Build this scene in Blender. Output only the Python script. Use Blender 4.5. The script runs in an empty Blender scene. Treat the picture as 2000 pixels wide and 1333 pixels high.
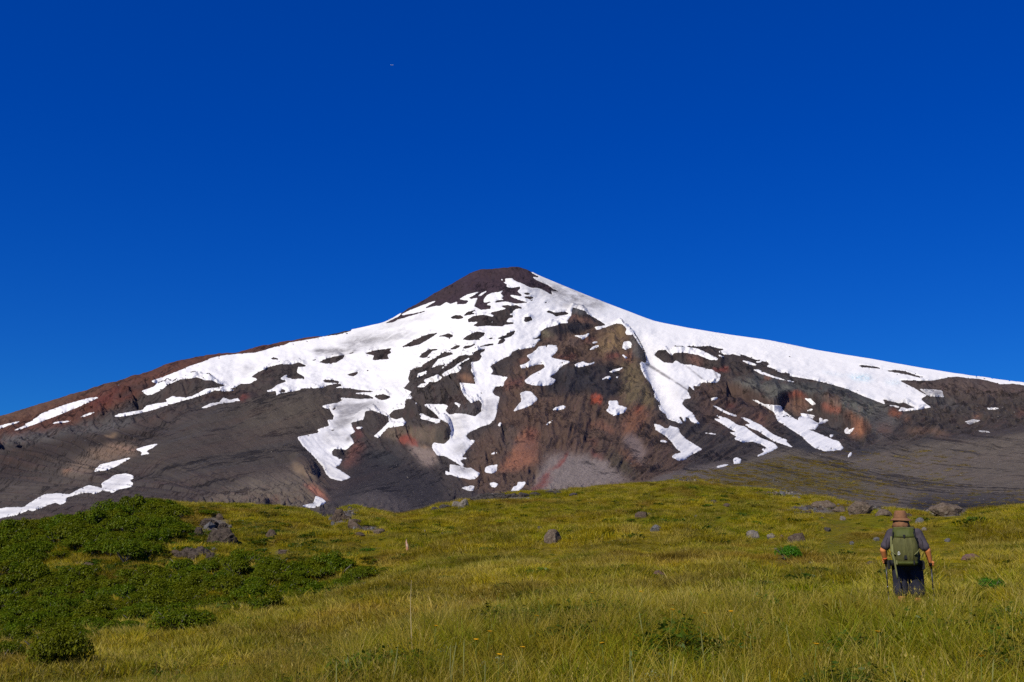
import bpy, bmesh, math, random
import numpy as np
from mathutils import Vector, Matrix

random.seed(7)
rng = np.random.default_rng(7)
scene = bpy.context.scene
COL = scene.collection
R = math.radians

# ------------------------------------------------------------------ camera, sky, sun, exposure
F = 1962.0                     # focal length in pixels of the 2000 px wide photograph
CX, CY = 1000.0, 666.5
HORIZON = 1050.0
PITCH = math.atan((HORIZON - CY) / F)
cam_data = bpy.data.cameras.new('camera')
cam_data.sensor_width = 36.0
cam_data.lens = 36.0 * F / 2000.0
cam_data.clip_start = 0.1
cam_data.clip_end = 60000.0
cam = bpy.data.objects.new('camera', cam_data)
cam.rotation_euler = (math.pi / 2 + PITCH, 0, 0)
cam.location = (0, 0, 0)
COL.objects.link(cam)
scene.camera = cam

SUN_AZ, SUN_EL = R(-147), R(40)            # azimuth clockwise from the view direction
to_sun = Vector((math.sin(SUN_AZ) * math.cos(SUN_EL), math.cos(SUN_AZ) * math.cos(SUN_EL), math.sin(SUN_EL)))
world = bpy.data.worlds.new('World')
scene.world = world
world.use_nodes = True
wn, wl = world.node_tree.nodes, world.node_tree.links
wn.clear()
sky = wn.new('ShaderNodeTexSky')
sky.sky_type = 'NISHITA'
sky.sun_disc = False
sky.sun_elevation = SUN_EL
sky.sun_rotation = SUN_AZ % (2 * math.pi)
sky.altitude = 1500
sky.air_density = 1.0
sky.dust_density = 0.0
sky.ozone_density = 3.0
gm = wn.new('ShaderNodeGamma')
gm.inputs['Gamma'].default_value = 0.62
hs = wn.new('ShaderNodeHueSaturation')
hs.inputs['Hue'].default_value = 0.515
hs.inputs['Saturation'].default_value = 1.9
hs.inputs['Value'].default_value = 1.6
tint = wn.new('ShaderNodeMix'); tint.data_type = 'RGBA'; tint.blend_type = 'MULTIPLY'
tint.inputs[0].default_value = 1.0
tint.inputs[7].default_value = (0.12, 0.65, 1.30, 1)
bg = wn.new('ShaderNodeBackground')
bg.inputs['Strength'].default_value = 0.074
wo = wn.new('ShaderNodeOutputWorld')
wl.new(sky.outputs[0], gm.inputs['Color'])
wl.new(gm.outputs[0], hs.inputs['Color'])
wl.new(hs.outputs[0], tint.inputs[6])
wl.new(tint.outputs[2], bg.inputs['Color'])
wl.new(bg.outputs[0], wo.inputs['Surface'])

sun_data = bpy.data.lights.new('sun', 'SUN')
sun_data.energy = 4.2
sun_data.angle = R(0.53)
sun_data.color = (1.0, 0.95, 0.87)
sun = bpy.data.objects.new('sun', sun_data)
sun.rotation_euler = to_sun.to_track_quat('Z', 'Y').to_euler()
COL.objects.link(sun)

scene.view_settings.view_transform = 'Standard'
scene.view_settings.look = 'None'
scene.view_settings.gamma = 1
scene.view_settings.use_curve_mapping = False
scene.view_settings.exposure = 0.2
scene.cycles.use_denoising = False
scene.cycles.sample_clamp_indirect = 2.0
scene.cycles.max_bounces = 6
scene.cycles.transparent_max_bounces = 4

# ------------------------------------------------------------------ projection helpers
cp, sp = math.cos(PITCH), math.sin(PITCH)

def px_to_ae(px, py):
    """pixel of the photograph -> azimuth, tangent of elevation"""
    px = np.asarray(px, float); py = np.asarray(py, float)
    x = (px - CX) / F; y = (CY - py) / F
    dx = x; dy = cp - y * sp; dz = sp + y * cp
    return np.arctan2(dx, dy), dz / np.hypot(dx, dy)

def ae_to_px(az, e):
    az = np.asarray(az, float); e = np.asarray(e, float)
    dx, dy, dz = np.sin(az), np.cos(az), e
    fwd = dy * cp + dz * sp; up = -dy * sp + dz * cp
    return CX + F * dx / fwd, CY - F * up / fwd

# ------------------------------------------------------------------ noise
_tab = np.random.RandomState(5)
_perm = _tab.permutation(4096).astype(np.int64)
_ang = _tab.rand(4096) * 2 * math.pi
_gx, _gy = np.cos(_ang), np.sin(_ang)

def perlin(x, y, seed=0):
    x = np.asarray(x, float); y = np.asarray(y, float)
    xi = np.floor(x).astype(np.int64); yi = np.floor(y).astype(np.int64)
    xf = x - xi; yf = y - yi
    u = xf * xf * xf * (xf * (xf * 6 - 15) + 10); v = yf * yf * yf * (yf * (yf * 6 - 15) + 10)
    def g(ix, iy, fx, fy):
        h = _perm[(_perm[(ix + seed * 131) & 4095] + iy * 7 + seed * 17) & 4095]
        return _gx[h] * fx + _gy[h] * fy
    a = g(xi, yi, xf, yf); b = g(xi + 1, yi, xf - 1, yf)
    c = g(xi, yi + 1, xf, yf - 1); d = g(xi + 1, yi + 1, xf - 1, yf - 1)
    return 1.45 * ((a * (1 - u) + b * u) * (1 - v) + (c * (1 - u) + d * u) * v)

def fbm(x, y, octaves=4, seed=0, gain=0.5):
    s = 0.0; a = 1.0; f = 1.0; t = 0.0
    for k in range(octaves):
        s = s + a * perlin(x * f, y * f, seed + k); t += a; a *= gain; f *= 2.03
    return s / t

def ridged(x, y, octaves=4, seed=0, gain=0.5):
    s = 0.0; a = 1.0; f = 1.0; t = 0.0
    for k in range(octaves):
        n = 1 - np.abs(perlin(x * f, y * f, seed + k)) * 1.6
        s = s + a * n; t += a; a *= gain; f *= 2.03
    return s / t

def smooth(a, b, x):
    t = np.clip((x - a) / (b - a), 0, 1)
    return t * t * (3 - 2 * t)

# ------------------------------------------------------------------ a raster over part of the hillside for masks and colours
RX0, RX1, RY0, RY1 = -240, 2240, 460, 1100
RW, RH = RX1 - RX0, RY1 - RY0

def fill(poly):
    """even-odd scanline fill of a polygon into a RH x RW array"""
    m = np.zeros((RH, RW), np.float32)
    P = np.asarray(poly, float)
    X0, Y0 = P[:, 0] - RX0, P[:, 1] - RY0
    X1, Y1 = np.roll(X0, -1), np.roll(Y0, -1)
    lo = max(0, int(Y0.min()) - 1); hi = min(RH - 1, int(Y0.max()) + 1)
    for r in range(lo, hi + 1):
        for sub in (0.25, 0.75):
            y = r + sub
            k = (Y0 <= y) != (Y1 <= y)
            if not k.any(): continue
            xs = np.sort(X0[k] + (y - Y0[k]) * (X1[k] - X0[k]) / (Y1[k] - Y0[k]))
            for i in range(0, len(xs) - 1, 2):
                a, b = xs[i], xs[i + 1]
                ia, ib = int(math.ceil(a - 0.5)), int(math.floor(b - 0.5))
                ia, ib = max(ia, 0), min(ib, RW - 1)
                if ib >= ia: m[r, ia:ib + 1] += 0.5
    return m

def box1(a, n, axis):
    if n < 1: return a
    pad = [(0, 0), (0, 0)]; pad[axis] = (n + 1, n)
    c = np.cumsum(np.pad(a, pad, mode='edge'), axis=axis, dtype=np.float64)
    w = 2 * n + 1
    if axis == 0: return ((c[w:] - c[:-w]) / w).astype(np.float32)
    return ((c[:, w:] - c[:, :-w]) / w).astype(np.float32)

def blur(a, s):
    n = max(1, int(round(s)))
    for _ in range(3 if s > 1 else 1):
        a = box1(box1(a, n, 0), n, 1)
    return a

def soft(poly, s):
    """blurred fill of one polygon: (window, values)"""
    P = np.asarray(poly, float); pad = 3 * s + 3
    i0 = int(max(0, P[:, 0].min() - RX0 - pad)); i1 = int(min(RW, P[:, 0].max() - RX0 + pad + 1))
    j0 = int(max(0, P[:, 1].min() - RY0 - pad)); j1 = int(min(RH, P[:, 1].max() - RY0 + pad + 1))
    w = np.s_[j0:j1, i0:i1]
    return w, blur(fill(poly)[w], s)

def soft_full(poly, s):
    m = np.zeros((RH, RW), np.float32); v, k = soft(poly, s); m[v] = k
    return m

def sample(a, px, py):
    x = np.clip(px - RX0 - 0.5, 0, RW - 1.001); y = np.clip(py - RY0 - 0.5, 0, RH - 1.001)
    i = x.astype(np.int32); j = y.astype(np.int32); u = x - i; v = y - j
    return (a[j, i] * (1 - u) + a[j, i + 1] * u) * (1 - v) + (a[j + 1, i] * (1 - u) + a[j + 1, i + 1] * u) * v

def T(x0, y0, pts):
    return [(x0 + x / 5.0, y0 + y / 5.0) for x, y in pts]
A = lambda p: T(740, 510, p)
B = lambda p: T(740, 740, p)
C_ = lambda p: T(1100, 530, p)
D = lambda p: T(1100, 740, p)
T1 = lambda p: T(0, 620, p)
T2 = lambda p: T(0, 800, p)
T3 = lambda p: T(390, 610, p)
T4 = lambda p: T(390, 760, p)
E = lambda p: T(1300, 620, p)
G = lambda p: T(1600, 660, p)

# ------------------------------------------------------------------ small mesh helpers
def link(o, parent=None):
    COL.objects.link(o)
    if parent is not None: o.parent = parent
    return o

def tag(o, label=None, cat=None, group=None, kind=None):
    if label: o['label'] = label
    if cat: o['category'] = cat
    if group: o['group'] = group
    if kind: o['kind'] = kind
    return o

def mesh_np(name, verts, faces_flat, loop_tot, mat, smooth_shade=True):
    """fast mesh from numpy: faces_flat vertex ids, loop_tot corners per face"""
    me = bpy.data.meshes.new(name)
    nv, nl, nf = len(verts), len(faces_flat), len(loop_tot)
    me.vertices.add(nv); me.loops.add(nl); me.polygons.add(nf)
    me.vertices.foreach_set('co', np.asarray(verts, np.float32).ravel())
    me.loops.foreach_set('vertex_index', np.asarray(faces_flat, np.int32))
    ls = np.zeros(nf, np.int32); ls[1:] = np.cumsum(loop_tot)[:-1]
    me.polygons.foreach_set('loop_start', ls)
    me.polygons.foreach_set('loop_total', np.asarray(loop_tot, np.int32))
    me.polygons.foreach_set('use_smooth', np.full(nf, smooth_shade, bool))
    me.update(calc_edges=True)
    if mat: me.materials.append(mat)
    return me

def grid_faces(nr, nc, close=False):
    i = np.arange(nr - 1)[:, None]; j = np.arange(nc if close else nc - 1)[None, :]
    j2 = (j + 1) % nc
    f = np.stack([i * nc + j, i * nc + j2, (i + 1) * nc + j2, (i + 1) * nc + j], -1).reshape(-1)
    return f, np.full(len(f) // 4, 4, np.int32)

def point_attr(me, name, arr, kind='FLOAT'):
    a = me.attributes.new(name, kind, 'POINT')
    if kind == 'FLOAT': a.data.foreach_set('value', np.asarray(arr, np.float32).ravel())
    elif kind == 'INT': a.data.foreach_set('value', np.asarray(arr, np.int32).ravel())
    elif kind == 'FLOAT_VECTOR': a.data.foreach_set('vector', np.asarray(arr, np.float32).ravel())
    elif kind == 'FLOAT_COLOR': a.data.foreach_set('color', np.asarray(arr, np.float32).ravel())

# ------------------------------------------------------------------ material helpers
class NT:
    def __init__(s, name):
        s.m = bpy.data.materials.new(name); s.m.use_nodes = True
        s.n = s.m.node_tree.nodes; s.l = s.m.node_tree.links
        s.n.clear(); s.out = s.new('ShaderNodeOutputMaterial')
    def new(s, t, **kw):
        n = s.n.new(t)
        for k, v in kw.items():
            if k in n.inputs: n.inputs[k].default_value = v
            else: setattr(n, k, v)
        return n
    def link(s, a, b): s.l.new(a, b)
    def noise(s, coord, scale, detail=4, rough=0.55, dist=0.0):
        n = s.new('ShaderNodeTexNoise')
        n.inputs['Scale'].default_value = scale; n.inputs['Detail'].default_value = detail
        n.inputs['Roughness'].default_value = rough; n.inputs['Distortion'].default_value = dist
        s.link(coord, n.inputs['Vector']); return n.outputs['Fac']
    def ramp(s, fac, stops):
        r = s.new('ShaderNodeValToRGB'); e = r.color_ramp.elements
        while len(e) < len(stops): e.new(0.5)
        for k, (p, c) in enumerate(stops):
            e[k].position = p; e[k].color = (c[0], c[1], c[2], 1) if not isinstance(c, (int, float)) else (c, c, c, 1)
        s.link(fac, r.inputs[0]); return r.outputs[0]
    def mix(s, fac, a, b, mode='MIX'):
        m = s.new('ShaderNodeMix'); m.data_type = 'RGBA'; m.blend_type = mode
        for sock, v in ((m.inputs[0], fac), (m.inputs[6], a), (m.inputs[7], b)):
            if isinstance(v, (int, float)): sock.default_value = v
            elif isinstance(v, tuple): sock.default_value = (v[0], v[1], v[2], 1)
            else: s.link(v, sock)
        return m.outputs[2]
    def math(s, op, a, b=0.0):
        m = s.new('ShaderNodeMath'); m.operation = op
        for k, v in enumerate((a, b)):
            if isinstance(v, (int, float)): m.inputs[k].default_value = v
            else: s.link(v, m.inputs[k])
        return m.outputs[0]
    def coord(s, which='Object'):
        return s.new('ShaderNodeTexCoord').outputs[which]
    def attr(s, name, kind='GEOMETRY'):
        a = s.new('ShaderNodeAttribute'); a.attribute_name = name; a.attribute_type = kind; return a
    def bump(s, h, strength, dist):
        b = s.new('ShaderNodeBump'); b.inputs['Strength'].default_value = strength; b.inputs['Distance'].default_value = dist
        s.link(h, b.inputs['Height']); return b.outputs[0]
    def principled(s, color, rough=0.9, spec=0.2, normal=None, **kw):
        p = s.new('ShaderNodeBsdfPrincipled')
        if isinstance(color, tuple): p.inputs['Base Color'].default_value = (*color, 1)
        else: s.link(color, p.inputs['Base Color'])
        p.inputs['Roughness'].default_value = rough
        p.inputs['Specular IOR Level'].default_value = spec
        for k, v in kw.items(): p.inputs[k].default_value = v
        if normal is not None: s.link(normal, p.inputs['Normal'])
        s.link(p.outputs[0], s.out.inputs['Surface']); return p
# ------------------------------------------------------------------ snow outlines (photograph pixels)
SKYLINE = [(-300,880),(-150,850),(0,813),(60,796),(100,783),(176,759),(240,741),(300,722),(340,707),(400,694.5),(440,689),(462,690),(510,676),
    (566,666),(610,658),(630,657.6),(670,649),(710,640),(750,631),(765,623),(780,615),(800,601),(840,579),(880,556),(900,544),(920,533),(940,526.5),
    (960,526),(990,524),(1000,521),(1014,521),(1030,528),(1052,539),(1090,555),(1140,575.5),(1200,599),(1252,619),(1280,629),
    (1340,641),(1410,653),(1500,665.5),(1600,686),(1700,702),(1800,720),(1900,736),(2000,749),(2150,775),(2300,800)]
MAIN = [(294,745),(320,736),(348,725),(374,714),(400,706),(410,701),(428,696),(464,691.6),(500,689),(518,684),(538,677.6),(558,673.6),(564,670),
    (590,665.6),(616,661),(632,657.6),(660,654),(686,647),(690,600),(1000,430),(1300,500),(2240,600),(2240,800),(2100,776),
    (2000,753),(1980,750),(1954,751),(1930,744),(1908,740),(1890,739),(1870,736),(1856,737),(1840,740),(1820,744),(1800,744),(1766,743),(1758,744),(1764,748),
    (1788,760),(1810,773),(1800,778),(1800,781),(1812,792),(1820,796),(1792,801),(1766,804),(1754,803),(1760,798),(1730,791),(1712,784),(1686,774),(1654,760),
    (1612,748),(1580,741),(1562,738),(1542,735),(1544,731),(1510,720),(1497,716),(1502,712),(1500,708),(1480,704),(1441,690),(1450,697),(1430,692),(1418,694),(1400,687),(1418,682),
    (1404,681),(1386,676),(1366,677),(1342,676),(1340,678),(1362,681),(1380,689),(1403,701),(1400,704),(1386,703),(1364,694),(1336,689),(1316,690),(1312,696),
    (1300,684),(1286,684),(1280,690),(1278,694),(1296,708),(1315,710),(1318,704),(1336,713),(1352,713),(1374,719),(1392,723),(1398,727),(1408,732),(1406,742),(1400,748),
    (1370,748),(1366,755),(1354,754),(1357,766),(1346,754),(1343,764),(1350,778),(1338,780),(1332,788),(1340,798),(1354,808),(1360,820),(1368,829),(1352,826),(1345,817),(1339,815),(1340,823),(1336,824),
    (1330,814),(1326,814),(1335,830),(1316,823),(1304,819),(1300,810),(1288,800),(1285,792),(1292,792),(1278,776),(1277,766),(1272,752),(1260,738),(1252,722),(1250,710),(1252,707),
    (1262,710),(1262,700),(1256,684),(1244,666),(1236,654),(1224,655),(1221,650),(1224,642),(1216,634),(1204,632),(1188,638),(1166,645),(1160,639),(1184,636),(1176,630),(1156,618),
    (1146,613),(1144,608),(1120,601),(1118,602),(1116,616),(1108,627),(1110,631),(1096,632),(1084,637),(1068,640),(1056,648),(1056,655),(1040,664),(1058,662),(1048,670),(1044,678),(1022,682),
    (1008,684),(1000,688),(998,694),(980,702),(957,716),(964,725),(958,732),(992,737),(985,746),(983,755),(968,755),(962,766),(966,772),(976,776),(970,806),(966,820),(956,829),(940,834),(916,845),
    (910,852),(916,859),(929,861),(914,878),(902,894),(918,895),(898,900),(906,908),(905,912),(900,910),(884,900),(868,891),(854,890),(845,878),(843,870),(848,865),(868,868),(878,858),(881,842),(876,828),
    (858,818),(852,810),(840,800),(828,792),(819,790),(812,790),(808,779),(793,780),(790,798),(770,801),(760,810),(762,816),(774,820),(786,816),(794,826),(788,832),(758,836),(745,849),(739,857),(730,852),(744,840),
    (760,824),(758,814),(728,802),(714,803),(710,820),(686,826),(688,834),(694,844),(684,850),(692,865),(676,879),(654,877),(648,882),(650,890),(669,898),(664,908),(654,913),(666,920),(686,933),(666,940),
    (646,935),(638,928),(630,912),(612,891),(592,872),(581,856),(581,854),(622,846),(620,839),(643,832),(639,821),(651,820),(652,812),(648,808),(644,800),(630,796),(630,793),(646,789),(660,787),(667,783),(666,777),
    (702,780),(730,779),(728,776),(720,772),(696,770),(690,768),(730,766),(736,765),(702,762),(680,758.4),(628,758),(590,759),(582,763),(564,766),(546,769),(538,774),(540,770),(538,764),(522,766),(521,763),(530,761),
    (542,752),(554,748),(560,745),(548,741),(550,737),(561,732),(561,738),(574,741),(594,740),(594,736),(580,728),(582,717),(596,717),(598,714),(583,708),(570,712),(546,712),(522,718),(518,722),(506,726),(490,737),
    (500,739),(503,742),(496,745),(488,750),(470,750),(460,757),(450,759),(454,761.6),(478,759.6),(470,760),(452,764),(440,765),(420,763),(390,774),(366,781),(330,791),(296,802),(262,810),(232,815),(222,814),(230,809),
    (250,806),(280,801),(282,794),(310,788),(326,786),(325,780),(338,774),(350,776),(362,777),(376,774),(390,767),(402,760),(426,757),(442,753),(428,750),(414,743),(400,743),(384,737),(370,740),(352,742),(330,751),
    (312,764),(296,771.6),(286,772),(276,764),(300,756),(306,750)]
CONE = A([(40,612),(60,605),(190,545),(230,500),(300,440),(500,330),(800,150),(1000,30),(1350,0),(1480,90),(1500,125),(1560,150),(1555,165),(1490,150),(1540,190),(1660,240),(1700,275),
    (1790,305),(1710,295),(1680,290),(1695,335),(1650,310),(1600,280),(1540,262),(1480,262),(1430,235),(1370,210),(1330,195),(1300,170),(1235,172),(1235,205),(1200,205),(1255,230),(1240,250),(1290,265),
    (1380,250),(1380,270),(1350,300),(1400,335),(1380,345),(1280,330),(1290,350),(1400,392),(1470,405),(1340,420),(1240,395),(1140,410),(1130,400),(1160,385),(1245,375),(1190,370),(1220,345),(1190,320),
    (1220,285),(1170,305),(1110,310),(1060,330),(1025,370),(1025,410),(1120,392),(1050,425),(1055,435),(1095,435),(1090,470),(1000,478),(930,445),(950,400),(965,360),(900,370),(880,360),(990,300),(950,305),
    (860,330),(780,375),(880,390),(850,420),(760,425),(770,395),(700,420),(660,400),(600,440),(550,440),(430,470),(580,380),(500,405),(370,455),(260,500),(200,535),(330,515),(480,480),(450,495),(270,550),(190,572),(140,600),(60,608)])
ROCKS = [CONE,
    A([(1410,315),(1450,310),(1490,325),(1440,335)]), A([(1420,350),(1480,345),(1520,365),(1470,375),(1430,365)]), A([(1475,383),(1500,378),(1515,388),(1490,392)]),
    A([(1200,440),(1260,430),(1290,440),(1340,430),(1410,465),(1340,470),(1310,490),(1310,510),(1250,525),(1310,530),(1310,555),(1270,560),(1240,595),(1320,600),(1310,620),(1240,622),(1200,640),(1060,635),(960,642),
       (915,632),(1010,575),(960,595),(870,600),(870,570),(920,540),(1020,525),(1110,545),(1130,530),(1090,520),(1100,500),(1200,480),(1250,465),(1210,455)]),
    A([(730,490),(790,478),(770,490)]), A([(820,535),(870,495),(960,475),(940,490),(880,510),(940,505),(930,522),(840,535)]), A([(695,555),(740,530),(800,530),(830,555),(790,570),(720,565)]),
    A([(1415,590),(1430,545),(1485,545),(1502,580),(1440,600)]), A([(1630,500),(1660,485),(1720,505),(1820,495),(1862,520),(1800,530),(1730,545),(1700,520)]), A([(1620,400),(1645,398),(1642,412),(1620,415)]),
    A([(220,840),(330,780),(430,735),(500,712),(560,705),(630,690),(580,705),(540,730),(470,775),(400,815),(310,838)]), A([(555,742),(640,720),(680,708),(725,725),(720,745),(680,752),(640,740)]),
    A([(630,770),(650,765),(650,778)]), A([(812,768),(880,720),(960,690),(1030,700),(1030,730),(970,765),(890,780)]), A([(930,780),(990,765),(1000,770),(940,783)]), A([(1085,730),(1120,718),(1115,728)]),
    A([(1055,755),(1110,748),(1120,755),(1090,768)]), A([(1155,765),(1200,735),(1250,725),(1240,710),(1300,690),(1335,680),(1320,715),(1290,740),(1210,765)]), A([(1145,818),(1165,810),(1170,780),(1200,770),(1240,768),(1220,795),(1180,815)]),
    A([(960,842),(1040,818),(1110,805),(1140,812),(1060,835)]), A([(688,868),(740,830),(780,822),(798,832),(750,865)]), A([(812,855),(840,830),(890,825),(955,805),(920,835),(860,858)]),
    A([(390,940),(430,900),(490,862),(580,860),(575,872),(520,880),(470,940),(430,950)]), A([(465,960),(480,938),(512,930),(480,955)]),
    A([(285,1150),(300,1100),(310,1070),(350,1045),(420,1035),(430,1010),(560,940),(640,890),(700,895),(732,910),(660,935),(580,960),(530,1020),(500,1060),(420,1090),(380,1100),(375,1130),(440,1110),(480,1070),(560,1025),
       (655,1008),(610,1050),(600,1070),(700,990),(780,930),(850,915),(900,925),(930,905),(930,890),(980,865),(1042,862),(1030,885),(985,905),(1005,935),(990,965),(950,985),(900,990),(905,1040),(900,1075),(935,1130),(915,1150),
       (945,1205),(860,1190),(790,1190),(800,1260),(840,1330),(860,1400),(380,1400),(300,1300),(340,1270),(240,1245),(300,1180)]),
    B([(240,95),(320,130),(310,155),(390,190),(420,205),(400,240),(440,265),(470,230),(540,220),(640,250),(680,268),(650,310),(690,355),(740,340),(840,345),(940,370),(1000,322),(1005,240),(975,208),(900,240),(860,200),(830,160),
       (800,100),(790,40),(860,45),(945,55),(925,-10),(500,-60),(300,40)]),
    B([(1000,130),(1012,140),(1005,152),(996,145)]),
    T3([(1610,405),(1700,375),(1890,350),(1850,375),(1875,395),(1830,420),(1850,460),(1690,470),(1700,425)]), T3([(1165,488),(1230,455),(1350,425),(1420,420),(1400,455),(1330,495),(1240,505)]),
    T3([(1420,412),(1500,390),(1535,392),(1480,405)]), T3([(680,448),(750,445),(778,460),(720,465)]), T3([(1085,465),(1140,458),(1155,465),(1110,475)]), T3([(1600,375),(1715,355),(1650,375)]),
    T3([(1450,605),(1550,578),(1540,605),(1500,630),(1455,620)]), T3([(1625,570),(1660,558),(1640,580)]), T3([(1700,820),(1790,800),(1870,830),(1800,860),(1740,850)]), T3([(1720,875),(1775,875),(1740,885)]),
    T3([(785,780),(800,750),(835,760),(838,780)]), T3([(1200,742),(1260,710),(1380,700),(1385,725),(1300,738)]), T3([(1195,668),(1250,660),(1360,675),(1360,695),(1230,690)]),
    T4([(1265,400),(1340,395),(1300,412)]), T4([(1300,190),(1330,178),(1325,200),(1300,210)]), B([(-30,180),(0,155),(60,155),(120,180),(60,210),(0,205)]), B([(0,225),(25,222),(25,232)]),
    G([(370,270),(440,268),(560,285),(660,315),(560,300),(420,290)]), G([(650,325),(740,315),(830,325),(960,370),(1070,395),(960,385),(850,360),(740,340)]), G([(365,520),(410,540),(380,535)]),
    G([(620,600),(700,620),(780,640),(830,635),(940,685),(850,692),(740,660),(650,655)]), G([(1000,415),(1012,422),(1000,426)]),
    E([(1200,380),(1230,380),(1225,390),(1200,388)])]
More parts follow.
